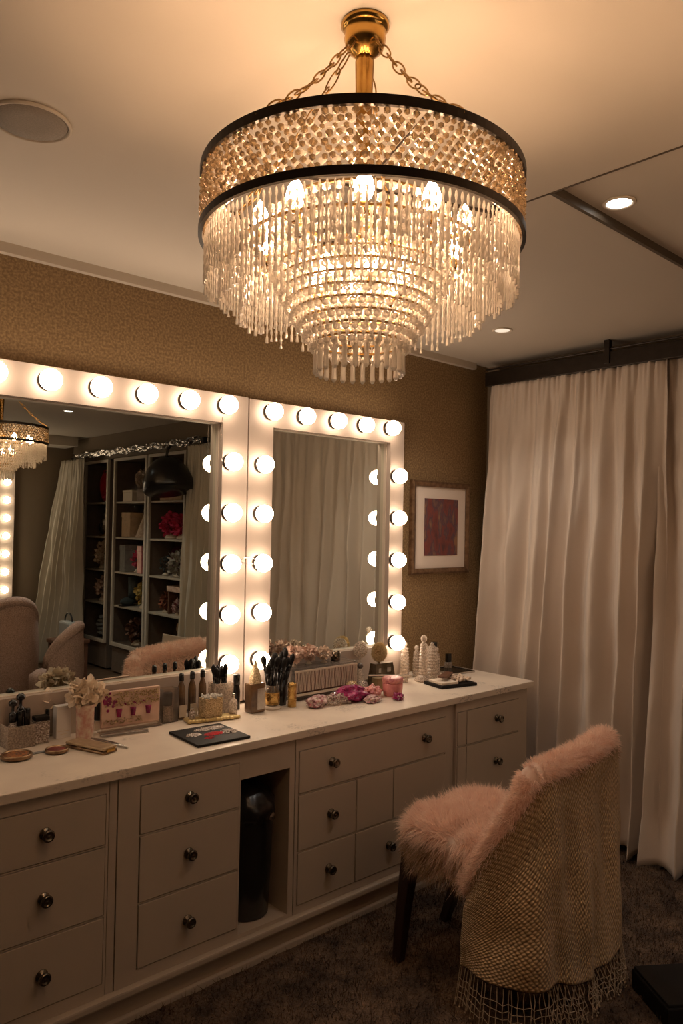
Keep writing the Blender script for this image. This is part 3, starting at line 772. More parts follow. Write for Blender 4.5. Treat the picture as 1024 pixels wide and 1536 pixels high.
# knitted throw over the back
TH = MB(); nu, nv = 170, 90; TP = []
S0, S1 = -.97, .93
for j in range(nv + 1):
    v = j / nv; row = []
    for i in range(nu + 1):
        u = i / nu; s = S0 + (S1 - S0) * u
        zt = topz(s) - .012; zb = .135 + .02 * math.sin(u * 9)
        z = zt + (zb - zt) * v
        drop = (zt - z)
        out = .040 + .042 * (drop / .7) ** 1.1 * (1 - .35 * u) if u < .9 else .040 + .045 * (drop / .7)
        f = (math.sin(u * 24 + v * 3.2 + 1.0) * .7 + math.sin(u * 47 + 2 - v * 4) * .3)
        out += .022 * f * min(1, drop / .35) * (1 - .55 * u) + .007 * noise.noise(Vector((u * 6, v * 5, 2)))
        p = plan(s) + pnorm(s) * out
        if u < .12: p.y += .03 * (1 - u / .12) * v
        row.append((p.x, p.y, z))
    TP.append(row)
TH.grid(TP)
to = TH.build('throw_blanket', M['weave'], None, True)
uvl = to.data.uv_layers.new(name='UVMap')
k = nu + 1
for lp in to.data.loops:
    vi = lp.vertex_index; uvl.data[lp.index].uv = ((vi % k) / nu * 1.25, (vi // k) / nv * .70)
to.location = ch.location; to.rotation_euler = ch.rotation_euler
md = to.modifiers.new('thickness', 'SOLIDIFY'); md.thickness = .004
tag(to, 'golden beige woven throw with fringe draped over the fur chair back', 'throw blanket')
fr = MB(); hem = TP[-1]; rows = [[] for _ in range(5)]
nF = 96
for q in range(nF + 1):
    if 40 <= q <= 41: continue
    i = q / nF * nu; a = hem[int(i)]; p = Vector(a); s = S0 + (S1 - S0) * q / nF; nn = pnorm(s)
    pts = []; 
    for j in range(7):
        f = j / 6; w = .003 * math.sin(q * 2.1 + j * 1.7)
        pts.append(p + nn * (.022 * f + w) + Vector((w, 0, -.006 - (p.z - .018 - .006 - .01 * (q % 2)) * f)))
    fr.tube(pts, .0014, 4)
    for j in range(1, 5): rows[j].append(pts[j + 1] + Vector((0, 0, .004 * math.sin(q * 1.9 + j))))
    if q % 2 == 0: fr.ico(pts[-1], .0035, 1)
for r_ in rows[1:]:
    if len(r_) > 45: fr.tube(r_[:40], .0012, 4); fr.tube(r_[40:], .0012, 4)
fo = fr.build('fringe', M['string'], to); fo['kind'] = 'stuff'

# dark foot stool at the lower right corner
b = thing('floor_case', 'black boxy case on the carpet in the bottom right corner', 'case', (2.52, -1.62, 0), math.radians(-35))
MB().box(-.16, .16, -.11, .11, .012, .075, .006).build('body', M['blackmat'], b)
MB().box(-.155, .155, -.105, .105, .0755, .085, .003).build('lid', M['blackmat'], b)


# ------------------------------------------------------------------ things on the worktop
Z = .7862
def petals(c, r, n, size, seed=0, sq=1., up=0.):
    mb = MB(); rr = random.Random(seed)
    for i in range(n):
        a = 2 * PI * i * .618034; zc = 1 - 2 * (i + .5) / n; q = math.sqrt(1 - zc * zc)
        d = Vector((q * math.cos(a), q * math.sin(a), zc)); k = rr.uniform(.55, 1)
        p = Vector(c) + Vector((d.x, d.y, d.z * sq)) * r * k
        t1 = d.orthogonal().normalized(); t1.rotate(Matrix.Rotation(rr.uniform(0, 6.3), 3, d)); t2 = d.cross(t1)
        s = size * rr.uniform(.7, 1.2); dd = (d + t1 * rr.uniform(.2, .9)).normalized()
        ps = [p - t2 * s * .25, p + t2 * s * .25, p + dd * s * .6 + t2 * s * .5, p + dd * s + t2 * s * .15 + d * s * .1, p + dd * s - t2 * s * .2, p + dd * s * .6 - t2 * s * .5]
        mid = p + dd * s * .5 - d * s * .16
        mb.add([q_[:] for q_ in ps] + [mid[:]], [(0, 1, 6), (1, 2, 6), (2, 3, 6), (3, 4, 6), (4, 5, 6), (5, 0, 6)])
    return mb
def bottle(label, x, y, h, r, body='amber', cap='black', z=Z, square=False, pump=False, group=None, name='bottle', cat='bottle', capf=.28, neck=.35):
    t = thing(name, label, cat, (x, y, z), 0, group)
    hb = h * (1 - capf)
    n = 4 if square else 24
    if square:
        MB().box(-r, r, -r * .7, r * .7, 0, hb, r * .15).build('body', M[body], t)
    else:
        MB().lathe([(r * .9, 0), (r, h * .02), (r, hb * .72), (r * .92, hb * .82), (r * neck, hb * .95), (r * neck, hb)], 24).build('body', M[body], t, True)
    cr = r * (neck + .12)
    if pump:
        mb = MB().lathe([(cr, hb), (cr * 1.1, hb + h * capf * .35), (cr * .8, hb + h * capf * .42), (cr * .4, hb + h * capf * .45), (cr * .4, hb + h * capf * .7), (cr * 1.1, hb + h * capf * .74), (cr * 1.25, hb + h * capf * .88), (cr * .6, hb + h * capf)], 20)
        mb.tube([(0, 0, hb + h * capf * .82), (-r * .9, -r * .3, hb + h * capf * .80)], r * .14, 8)
    else:
        mb = MB().lathe([(cr, hb), (cr, h * .98), (cr * .9, h), (.0005, h)], 20)
    mb.build('cap', M[cap], t, True)
    return t
def clear_box(name, label, x0, x1, y0, y1, h, mt='acrylic', cat='container', th=.003, z=Z):
    t = thing(name, label, cat, ((x0 + x1) / 2, (y0 + y1) / 2, z)); a, b_ = (x1 - x0) / 2, (y1 - y0) / 2
    mb = MB().box(-a, a, -b_, b_, 0, th).box(-a, a, -b_, -b_ + th, th, h).box(-a, a, b_ - th, b_, th, h).box(-a, -a + th, -b_ + th, b_ - th, th, h).box(a - th, a, -b_ + th, b_ - th, th, h)
    mb.build('box', M[mt], t)
    return t
def brush(label, x, y, z, lean, az, ln=.17, hair='blackmat', handle='black', ferr='black', group='black makeup brushes', r=.005, fr=1.9):
    t = thing('makeup_brush', label, 'brush', (x, y, z), 0, group)
    t.rotation_euler = (lean * math.cos(az), lean * math.sin(az), az * .3)
    MB().lathe([(r * .45, 0), (r * .7, .01), (r, ln * .45), (r * .85, ln * .66)], 10).build('handle', M[handle], t, True)
    MB().lathe([(r * .9, ln * .66), (r * 1.15, ln * .70), (r * 1.1, ln * .78)], 10).build('ferrule', M[ferr], t, True)
    MB().lathe([(r * 1.1, ln * .78), (r * fr, ln * .88), (r * fr * .9, ln * .95), (r * .5, ln), (.0003, ln * 1.005)], 12).build('bristles', M[hair], t, True)
    return t

# far left acrylic box of sprays and jars
clear_box('acrylic_box', 'clear box holding the black pump sprays at the far left of the worktop', .868, .955, -.140, -.030, .072, 'cutglass')
for x, y, h, lb in ((.893, -.105, .150, 'black pump spray nearest the left photo edge'), (.930, -.070, .160, 'black pump spray in the clear box, right of the first')):
    bottle(lb, x, y, h, .016, 'glitter', 'black', z=Z + .0035, pump=True, capf=.48, neck=.6)
for x, y, h, lb in ((.915, -.108, .112, 'short black jar between the two pump sprays'), (.935, -.115, .118, 'black jar at the right front of the clear box')):
    bottle(lb, x, y, h, .010, 'glitter', 'black', z=Z + .0035, capf=.5, neck=.9, name='jar', cat='jar')
c_ = thing('glitter_jar', 'silver glittery jar with flat black lid beside the clear box of sprays', 'jar', (.985, -.105, Z))
MB().box(-.024, .024, -.020, .020, 0, .074, .004).build('body', M['glitter'], c_)
MB().box(-.0235, .0235, -.0195, .0195, .0742, .088, .003).build('lid', M['blackmat'], c_)
bottle('slim dark bottle standing left of the white perfume box', 1.020, -.072, .098, .009, 'black', 'black', capf=.2, neck=.6)
# white boxes
t = thing('perfume_box', 'small white box with embossed lines at the left of the worktop', 'box', (1.062, -.092, Z))
MB().box(-.025, .025, -.016, .016, 0, .110, .002).build('carton', M['white'], t)
MB().box(-.020, .020, -.0168, -.0161, .024, .026).box(-.012, .012, -.0168, -.0161, .014, .0155).box(-.020, .020, -.0168, -.0161, .098, .0992).build('embossing', M['cream'], t)
t = thing('perfume_box', 'taller cream box behind the small white box', 'box', (1.113, -.050, Z))
MB().box(-.030, .030, -.020, .020, 0, .112, .003).build('carton', M['cream'], t)
MB().box(-.031, .031, -.021, .021, .1122, .134, .003).build('lid', M['cream'], t)
t = thing('shell_dish', 'ruffled cream shell ornament behind the white boxes', 'ornament', (1.035, -.040, Z))
MB().lathe([(.016, 0), (.020, .004), (.012, .02), (.012, .095), (.020, .10)], 16).build('stand', M['cream'], t, True)
petals((0, 0, .118), .022, 40, .022, 5).build('shell', M['petal'], t)
# flower cup
t = thing('flower_cup', 'pink and cream mottled cup at the left of the worktop', 'cup', (1.118, -.150, Z))
M['mottle'] = mat('mottled_pink_ceramic', (.80, .66, .52), .4, color2=(.62, .30, .24), vscale=55, detail=2)
MB().lathe([(.027, 0), (.0285, .003), (.030, .105), (.032, .108), (.032, .116), (.0285, .116), (.027, .01), (.001, .008)], 32).build('body', M['mottle'], t, True)
t = thing('flower_bunch', 'bunch of cream white petals standing in the mottled pink cup', 'flowers', (1.118, -.150, Z + .055))
MB().tube([(0, 0, 0), (.002, 0, .06)], .006, 8).tube([(.004, .003, 0), (.015, .003, .07)], .003, 6).build('stems', M['green'], t)
for k, (dx, dy, dz, r_) in enumerate(((-.026, 0, .092, .026), (.004, -.012, .100, .028), (.032, .005, .096, .027), (.012, .018, .108, .024), (-.008, .01, .112, .022))):
    petals((dx, dy, dz), r_, 46, .024, 20 + k).build('flower', M['petal'], t)
# dark bottle in cream holder
t = thing('spray_bottle', 'black capped dark bottle in a cream base right of the flower cup', 'bottle', (1.205, -.070, Z))
MB().box(-.022, .022, -.016, .016, 0, .034, .003).build('base', M['cream'], t)
MB().lathe([(.017, .0345), (.018, .04), (.018, .088), (.016, .098), (.012, .100)], 24).build('body', M['black'], t, True)
# palette display
t = thing('palette_display', 'pinkish upright gift palette with gold glitter and three magenta pots in front of mirror', 'palette', (1.295, -.135, Z), math.radians(-5))
MB().box(-.108, .108, -.004, .012, .012, .142, .002).build('panel', mat('pink_card', (.80, .58, .46), .45, color2=(.70, .46, .36), vscale=20), t)
mb = MB(); rr = random.Random(4)
for i in range(260):
    x = rr.uniform(-.098, .102); zz = rr.uniform(.088, .136)
    if x < -.06 and rr.random() < .5: continue
    mb.box(x - .003, x + .003, -.0075, -.0042, zz - .0022, zz + .0022)
for i in range(70):
    x = rr.uniform(-.100, .04); zz = rr.uniform(.026, .044)
    mb.box(x - .002, x + .002, -.0065, -.0042, zz - .0015, zz + .0015)
o_ = mb.build('glitter_relief', M['goldglitter'], t); o_['kind'] = 'stuff'
mb = MB()
for i in range(24): mb.ico((-.082 + rr.gauss(0, .012), -.006, .105 + rr.gauss(0, .012)), .006, 1, (1, .5, 1))
for i in range(16): mb.ico((-.04 + i * .006, -.006, .092 + .004 * math.sin(i)), .0035, 1, (1, .5, 1))
mb.build('magenta_motif', M['magenta'], t)
for x in (-.047, .005, .062):
    MB().lathe([(.007, 0), (.0105, .026), (.0115, .028), (.001, .028)], 16, (x, -.009, .050)).build('polish_pot', M['magenta'], t, True)
MB().box(-.116, .112, -.022, .016, 0, .004, .001).box(-.112, .108, -.020, -.016, .004, .022).build('acrylic_foot', M['acrylic'], t)
# tweezers and steel comb
t = thing('tweezers', 'pair of steel tweezers lying in front of the pink palette', 'tweezers', (1.150, -.265, Z + .001), math.radians(-75))
MB().tube([(-.085, .001, .004), (-.04, .006, .005), (.03, .007, .005), (.095, .001, .003)], [.0025, .003, .0035, .0016], 8).tube([(-.085, -.001, .004), (-.04, -.006, .005), (.03, -.007, .005), (.095, -.001, .003)], [.0025, .003, .0035, .0016], 8).build('arms', M['silver'], t, True)
t = thing('metal_comb', 'flat steel bar comb lying before the palette display', 'comb', (1.245, -.192, Z), math.radians(-9))
mb = MB().box(-.085, .085, .0, .010, 0, .008, .002)
for i in range(34): mb.box(-.080 + i * .0048, -.0780 + i * .0048, -.014, .001, .001, .005)
mb.build('comb', M['silver'], t)
# compacts, gold case
def compact(label, x, y, r, h, fill, hinge=None):
    t = thing('compact', label, 'compact', (x, y, Z))
    MB().lathe([(r * .8, 0), (r, h * .3), (r, h * .8), (r * .95, h), (r * .88, h), (r * .86, h * .8), (.001, h * .78)], 36).build('dish', M['bronze'], t, True)
    MB().lathe([(r * .85, h * .79), (r * .6, h * .86), (r * .3, h * .82), (.001, h * .88)], 36, wob=lambda a, z: 1 + .03 * math.sin(5 * a)).build('powder', fill, t, True)
    return t
compact('small round gold compact of dark red powder near the left edge', .982, -.250, .036, .014, mat('dark_red_powder', (.25, .04, .03), .3, color2=(.10, .02, .02), vscale=60))
compact('round bronze dish of orange flakes at the left photo edge', .862, -.235, .047, .016, mat('orange_flakes', (.55, .20, .05), .4, color2=(.10, .04, .02), vscale=110, bump=1.))
t = thing('mirror_handle', 'flat grey handle lying between the two round compacts', 'handle', (.935, -.222, Z)); MB().box(-.03, .03, -.008, .006, 0, .004, .0015).build('handle', M['grey'], t)
t = thing('gold_case', 'gold card case with rounded edges lying on the left of the worktop', 'case', (1.080, -.285, Z), math.radians(-70))
MB().box(-.088, .088, -.030, .030, 0, .010, .005).build('base', M['bronze'], t)
MB().box(-.086, .086, -.029, .029, .0105, .021, .006).build('lid', M['champagne'], t)
MB().box(.078, .090, -.018, .018, .006, .016, .003).build('clasp', M['brass'], t)
# boxed bottle
clear_box('clear_carton', 'clear upright box around a black bottle, right of the pink palette', 1.415, 1.480, -.150, -.105, .125, 'acrylic', 'box')
bottle('black capped bottle inside the clear upright box', 1.446, -.128, .105, .020, 'cutglass', 'black', z=Z + .0035, capf=.45, neck=.75)
# three dropper bottles and gold tray
for (x, h, lb) in ((1.505, .165, 'brown bottle with round black cap, leftmost of three behind gold tray'), (1.552, .167, 'brown bottle with round black cap, middle of three behind gold tray'), (1.598, .168, 'dark bottle with round black cap, rightmost of three behind gold tray')):
    t = bottle(lb, x, -.125, h, .015, 'amber', 'black', capf=.12, neck=.5)
    MB().ico((0, 0, h), .0095, 2).build('stopper', M['black'], t, True)
    MB().box(-.0155, .0155, -.0158, -.0150, .01, .055).build('label', M['cream'], t)
t = thing('gold_tray', 'lumpy pale gold tray on the worktop under the crystal jar', 'tray', (1.590, -.205, Z), math.radians(-12))
M['palegold'] = mat('pale_gold', (.78, .62, .30), .35, .5, color2=(.60, .42, .16), vscale=30)
mb = MB().box(-.100, .100, -.030, .030, 0, .012, .005)
for i in range(15): mb.ico((-.095 + .0136 * i, -.030 + .003 * math.sin(i * 2), .008), .010, 2, (1, .8, .75), .3, 3, i)
mb.build('tray', M['palegold'], t, True)
t = thing('crystal_jar', 'square jar crusted with gold glitter standing on the pale gold tray', 'jar', (1.588, -.200, Z + .013))
MB().box(-.038, .038, -.026, .026, 0, .072, .004).build('body', M['goldglitter'], t)
mb = MB(); rr = random.Random(9)
for i in range(70): mb.octa((rr.uniform(-.037, .037), rr.uniform(-.025, .025), .074 + rr.uniform(-.002, .006)), .005, .006)
mb.build('crystal_top', M['crystal'], t)
bottle('small clear stoppered bottle standing at the right end of the gold tray', 1.682, -.215, .088, .015, 'cutglass', 'silver', z=Z + .0, capf=.15, neck=.3)
bottle('tiny glitter vial left of the crystal jar on the gold tray', 1.513, -.193, .040, .012, 'glitter', 'silver', z=Z + .0130, capf=.2)
# brush holder left
clear_box('brush_box', 'clear textured box holding short black brushes at the large mirror corner', 1.642, 1.722, -.155, -.095, .118, 'cutglass')
rr = random.Random(3)
for i in range(8):
    brush('short black brush standing in the textured box below the large mirror', 1.655 + .0078 * i, -.125 + rr.uniform(-.014, .014), Z + .005, rr.uniform(-.12, .12), rr.uniform(0, 6), .165 + rr.uniform(-.012, .022), group='black brushes in the textured box', r=.0055)
bottle('tall black bottle between the textured brush box and the gold glitter bottle', 1.757, -.125, .140, .015, 'black', 'black', capf=.3, neck=.8)
t = thing('lotion_bottle', 'large amber bottle with pointed gold glitter top beside the black brushes', 'bottle', (1.790, -.205, Z))
MB().box(-.034, .034, -.024, .024, 0, .115, .006).build('body', M['amber'], t)
MB().box(-.005, .032, -.0250, -.0244, .012, .095).build('label', M['silver'], t)
MB().lathe([(.026, .115), (.024, .135), (.014, .165), (.007, .185), (.004, .20), (.0005, .202)], 12).build('cap', M['goldglitter'], t)
# large brush group
t = thing('brush_tumbler', 'glass tumbler wrapped in crumpled gold foil holding black brushes', 'tumbler', (1.880, -.200, Z))
MB().lathe([(.036, 0), (.038, .004), (.030, .012), (.001, .013)], 32).build('foot', M['cream'], t, True)
MB().lathe([(.026, .0135), (.028, .02), (.029, .095), (.027, .095), (.026, .022), (.001, .02)], 32).build('glass', M['acrylic'], t, True)
MB().lathe([(.0300, .018), (.0305, .045), (.0298, .064), (.0302, .066)], 40, wob=lambda a, z: 1 + .025 * math.sin(9 * a + z * 200)).build('foil', M['gold'], t, True)
rr = random.Random(12)
for i in range(9):
    a = rr.uniform(0, 6.28); brush('black makeup brush standing in the gold foil tumbler', 1.880 + .012 * math.cos(a), -.200 + .012 * math.sin(a), Z + .024, rr.uniform(.05, .20), a + 3.14 / 2, .175 + rr.uniform(-.02, .03), group='black brushes in the gold foil tumbler', r=.006, fr=2.)
t = thing('gold_canister', 'slim shiny gold cylinder beside the gold foil tumbler', 'canister', (1.957, -.232, Z))
MB().lathe([(.017, 0), (.018, .003), (.018, .070), (.0185, .071), (.0185, .093), (.017, .097), (.015, .097), (.0148, .02), (.001, .02)], 32).build('body', M['gold'], t, True)
t = thing('brush_cup', 'black cup behind the gold cylinder, crowded with thick black brushes', 'cup', (1.945, -.170, Z))
MB().lathe([(.024, 0), (.026, .004), (.028, .105), (.026, .105), (.024, .01), (.001, .01)], 28).build('body', M['black'], t, True)
for i in range(14):
    a = 2 * PI * i / 14; q = .014 if i % 2 else .007
    brush('thick black brush fanned out from the black cup before the small mirror', 1.945 + q * math.cos(a), -.170 + q * math.sin(a), Z + .012, .10 + .24 * (i % 2) * rr.uniform(.6, 1.1), a + PI / 2, .185 + rr.uniform(-.02, .035), group='thick black brushes in the black cup', r=.0075, fr=1.5)
# organiser
t = thing('bead_organizer', 'long clear organizer with a beaded fringe front below the small mirror', 'organizer', (2.190, -.125, Z))
MB().box(-.175, .190, -.045, .050, 0, .018, .003).box(-.175, .190, .045, .050, .018, .128).box(-.175, -.170, -.045, .045, .018, .128).box(.185, .190, -.045, .045, .018, .128).box(-.178, .193, -.048, .052, .128, .136, .002).build('body', M['acrylic'], t)
mb = MB()
for i in range(50):
    x = -.168 + i * .0072; pts = [(x + .0008 * math.sin(i * 3 + j), -.047, .125 - .0125 * j) for j in range(8)]
    mb.tube(pts, .0019, 6)
o_ = mb.build('bead_fringe', mat('blush_beads', (.92, .80, .70), .25, var=.15, vscale=90), t); o_['kind'] = 'stuff'
MB().box(-.172, .186, -.049, -.044, .019, .030, .002).box(-.172, .186, -.049, -.044, .119, .1275, .002).build('rails', M['cream'], t)
MB().box(-.168, .182, -.036, .042, .019, .115, .004).build('drawer_box', M['brown'], t)
def puff(label, x, y, z, r, m, seed, n=220):
    t = thing('flower_puff', label, 'powder puff', (x, y, z))
    MB().lathe([(.012, 0), (.016, .003), (.006, .010), (.005, .045), (.001, .046)], 16).build('base', M['cream'], t, True)
    petals((0, 0, r * 1.10), r * .72, n, r * .30, seed, .85).build('petals', m, t)
    return t
puff('dusty rose flower puff, leftmost of three on the beaded organizer', 2.050, -.120, Z + .1368, .050, M['pinkpetal'], 31)
puff('beige rose flower puff, middle one on the beaded organizer', 2.142, -.112, Z + .1368, .046, M['pinkpetal'], 32)
puff('cream ruffled flower puff beside the small metallic cup', 2.220, -.125, Z + .1368, .040, M['whitepetal'], 33)
t = thing('votive_cup', 'small dark shiny cup on top of the beaded organizer', 'cup', (2.288, -.125, Z + .1368))
MB().lathe([(.019, 0), (.021, .004), (.0235, .044), (.021, .044), (.019, .006), (.001, .006)], 28).build('body', mat('gunmetal', (.16, .13, .10), .15, 1.), t, True)
t = thing('bead_bottle', 'dark round stopper bottle right of the beaded organizer', 'bottle', (2.432, -.135, Z))
MB().lathe([(.018, 0), (.020, .01), (.020, .06), (.010, .075), (.008, .09)], 24).build('body', M['cutglass'], t, True)
MB().ico((0, 0, .101), .014, 2).build('stopper', mat('dark_glass_ball', (.10, .08, .07), .1), t, True)
# plastic packets
def packet(label, x, y, sx, sy, sz, m, seed, rz=0, extra=None, cat='packet'):
    sx *= 1.2; sy *= 1.15; sz *= 1.15
    t = thing('plastic_packet', label, cat, (x, y, Z + .0005), rz)
    mb = MB().ico((0, 0, 0), 1, 4, (sx, sy, sz), .55, 2.2, seed)
    mb.v = [(v[0] + .006 * noise.noise(Vector(v) * 60), v[1], max(0, v[2] + sz * .75 + .004 * noise.noise(Vector(v) * 70 + Vector((3, 1, 2))))) for v in mb.v]
    mb.build('wrapper', m, t)
    mb = MB(); r3 = random.Random(seed)
    for i in range(60):
        a = r3.uniform(0, 6.28); q = r3.uniform(.5, 1.02)
        p = Vector((sx * q * math.cos(a), sy * q * math.sin(a), sz * (1.0 - q * .6) * r3.uniform(.8, 1.25))); s_ = r3.uniform(.004, .010)
        d = Vector((r3.gauss(0, 1), r3.gauss(0, 1), r3.gauss(0, .6))).normalized() * s_; e_ = Vector((r3.gauss(0, 1), r3.gauss(0, 1), r3.gauss(0, .6))).normalized() * s_
        p.z = max(p.z, .012)
        mb.add([p[:], (p + d)[:], (p + d + e_)[:], (p + e_)[:]], [(0, 1, 2), (0, 2, 3)])
    mb.v = [(a, b_, max(c2, .0003)) for a, b_, c2 in mb.v]
    k = mb.build('crinkles', M['film'], t); k['kind'] = 'stuff'
    return t
M['rosebeads'] = mat('rose_and_silver_beads', (.80, .66, .60), .3, .2, color2=(.40, .10, .14), vscale=70, bump=1., bscale=160)
packet('clear packet of rose and silver beads, leftmost on the front of the worktop', 2.040, -.290, .044, .028, .022, M['rosebeads'], 2, .2)
packet('crinkled silvery packet between the rose and magenta packets', 2.135, -.300, .052, .030, .020, M['film'], 5, -.3)
packet('bright magenta shiny packet in front of the beaded organizer', 2.215, -.300, .062, .036, .032, M['magenta'], 8, -.25)
packet('clear packet with pink foil in front of the magenta one', 2.275, -.372, .036, .022, .014, M['rosebeads'], 9, .1)
packet('pale pink crinkled packet left of the pink jar', 2.345, -.300, .044, .030, .024, M['pinkfilm'], 11, .3)
packet('deep pink crumpled film at the foot of the pink jar', 2.405, -.405, .028, .018, .014, M['magenta'], 14, .6)
# shells and ornaments
for k, (x, y, r_, lb) in enumerate(((2.315, -.205, .030, 'gold beaded ball cluster behind the magenta packet'), (2.372, -.215, .028, 'silver beaded ball in front of the dark metal box'), (2.300, -.250, .018, 'small pearly ball left of the silver beaded ball'))):
    t = thing('beaded_ball', lb, 'ornament', (x, y, Z)); mb = MB()
    for i in range(90):
        zc = 1 - 2 * (i + .5) / 90; q = math.sqrt(1 - zc * zc); a = i * 2.39996
        mb.ico((r_ * .85 * q * math.cos(a), r_ * .85 * q * math.sin(a), r_ + r_ * .85 * zc), r_ * .16, 1)
    mb.build('beads', (M['goldglitter'], M['glitter'], M['white'])[k], t); MB().ico((0, 0, r_), r_ * .82, 2).build('core', M['cream'], t)
t = thing('metal_box', 'dark metallic sloping box under the round gold brush', 'box', (2.560, -.150, Z))
mb = MB(); mb.add([(-.070, -.03, 0), (.070, -.03, 0), (.070, .03, 0), (-.070, .03, 0), (-.058, -.02, .105), (.052, -.02, .105), (.052, .02, .105), (-.058, .02, .105)], [(0, 3, 2, 1), (4, 5, 6, 7), (0, 1, 5, 4), (1, 2, 6, 5), (2, 3, 7, 6), (3, 0, 4, 7)])
mb.build('body', mat('antique_metal', (.22, .18, .13), .3, .9, color2=(.10, .08, .05), vscale=30), t)
MB().box(-.045, -.030, -.024, -.0225, .055, .085).build('plate', M['silver'], t); MB().box(.01, .035, -.024, -.0225, .055, .085).build('plate', M['silver'], t)
t = thing('gold_block', 'olive gold small block in front of the metallic box', 'block', (2.452, -.232, Z)); MB().box(-.022, .022, -.018, .018, 0, .060, .002).build('block', mat('olive_gold', (.28, .20, .10), .4, .5), t)
t = thing('round_brush', 'round gold bristle brush head standing over the dark metal box', 'brush', (2.540, -.150, Z + .1055))
mb = MB().lathe([(.006, 0), (.006, .006)], 12); mb.build('neck', M['gold'], t, True)
core = MB().ico((0, 0, .050), .036, 3, (1, .7, 1.08)).build('head', M['goldglitter'], t, True)
n = 5000; dv = rng.normal(size=(n, 3)); dv /= np.linalg.norm(dv, axis=1)[:, None]
bb = ribbons(dv * np.array([.036, .025, .039]) + np.array([0, 0, .050]), dv, rng.uniform(.006, .011, n), .0006, 'bristles', mat('straw_bristle', (.85, .66, .36), .5, var=.3, vscale=60), t, curl=.2); bb['kind'] = 'stuff'
t = thing('mixing_stick', 'slim cream stick leaning across the metallic box to the pink jar', 'stick', (2.40, -.245, Z + .064))
MB().tube([(.0, .02, .011), (.10, -.025, .006), (.19, -.075, .003)], .0035, 8).build('stick', M['cream'], t, True)
t = thing('pink_jar', 'round pink glass jar with flat lid among the packets', 'jar', (2.440, -.335, Z))
MB().lathe([(.036, 0), (.040, .004), (.044, .030), (.045, .052), (.043, .058)], 36).build('body', M['pinkjar'], t, True)
MB().lathe([(.0455, .0585), (.047, .061), (.046, .078), (.040, .081), (.001, .082)], 36).build('lid', M['pinkfilm'], t, True)
t = thing('crystal_puff', 'round crystal cluster on a stem left of the round gold brush', 'ornament', (2.475, -.090, Z)); mb = MB()
MB().lathe([(.02, 0), (.021, .004), (.004, .012), (.004, .13)], 16).build('stem', M['cutglass'], t, True)
for i in range(110):
    zc = 1 - 2 * (i + .5) / 110; q = math.sqrt(1 - zc * zc); a = i * 2.39996
    mb.octa((.030 * q * math.cos(a), .030 * q * math.sin(a), .165 + .034 * zc), .006, .007)
mb.build('cluster', M['cutglass'], t)
# cut glass bottles
def cut_bottle(label, x, y, h, r, ribs, mt='cutglass', stopper=.02, rz=0):
    h *= 1.08; r *= 1.08
    t = thing('glass_bottle', label, 'glass bottle', (x, y, Z), rz); k = max(6, int(h / .009))
    prof = []
    hb = h - stopper * 1.6
    for i in range(k + 1):
        f = i / k; base = r * (1 - .25 * f ** 3); prof.append((base * (1.0 if i % 2 else .86), hb * f))
    prof += [(r * .45, hb + .002), (r * .4, hb + stopper * .5)]
    MB().lathe([(r * .9, 0)] + prof[1:], ribs).build('body', M[mt], t)
    MB().ico((0, 0, h - stopper * .6), stopper * .62, 2, (1, 1, 1.1)).build('stopper', M[mt], t)
    return t
cut_bottle('leaning ribbed clear glass bottle, leftmost of the glass group by the print', 2.695, -.165, .150, .020, 12)
cut_bottle('ribbed clear glass bottle behind the tallest one', 2.770, -.100, .165, .022, 14)
t = cut_bottle('tallest clear glass bottle with long ribbed neck and domed stopper', 2.785, -.210, .205, .022, 14, stopper=.026)
MB().lathe([(.040, 0), (.044, .006), (.032, .022), (.0245, .03), (.001, .03)], 20, (0, 0, .0002)).build('foot', M['cutglass'], t)
cut_bottle('short stoppered glass bottle between the tall ones', 2.835, -.120, .145, .020, 12)
t = cut_bottle('wide clouded glass bottle right of the tallest one', 2.892, -.170, .160, .031, 10, stopper=.014)
cut_bottle('plain clear glass bottle with narrow shoulders beside the black capped one', 2.950, -.150, .130, .019, 16)
bottle('clear bottle with square black cap, last of the glass group', 3.000, -.090, .155, .017, 'cutglass', 'black', square=True, capf=.28, neck=.9)
t = thing('black_cap_bottle', 'low bottle with square black cap standing near the black tray', 'bottle', (3.135, -.075, Z + .0058))
MB().box(-.016, .016, -.014, .014, 0, .030, .003).build('body', M['cutglass'], t)
MB().box(-.013, .013, -.011, .011, .0305, .075, .002).build('cap', M['black'], t)
t = thing('black_tray', 'flat black rectangular tray at the far right back of the worktop', 'tray', (3.095, -.130, Z), math.radians(-4))
MB().box(-.075, .085, -.085, .085, 0, .004, .001).box(-.075, .085, -.085, -.081, .004, .010).box(-.075, .085, .081, .085, .004, .010).box(-.075, -.071, -.081, .081, .004, .010).box(.081, .085, -.081, .081, .004, .010).build('tray', M['silver'], t)
MB().box(-.069, .079, -.079, .079, .0045, .0055).build('inlay', M['black'], t)
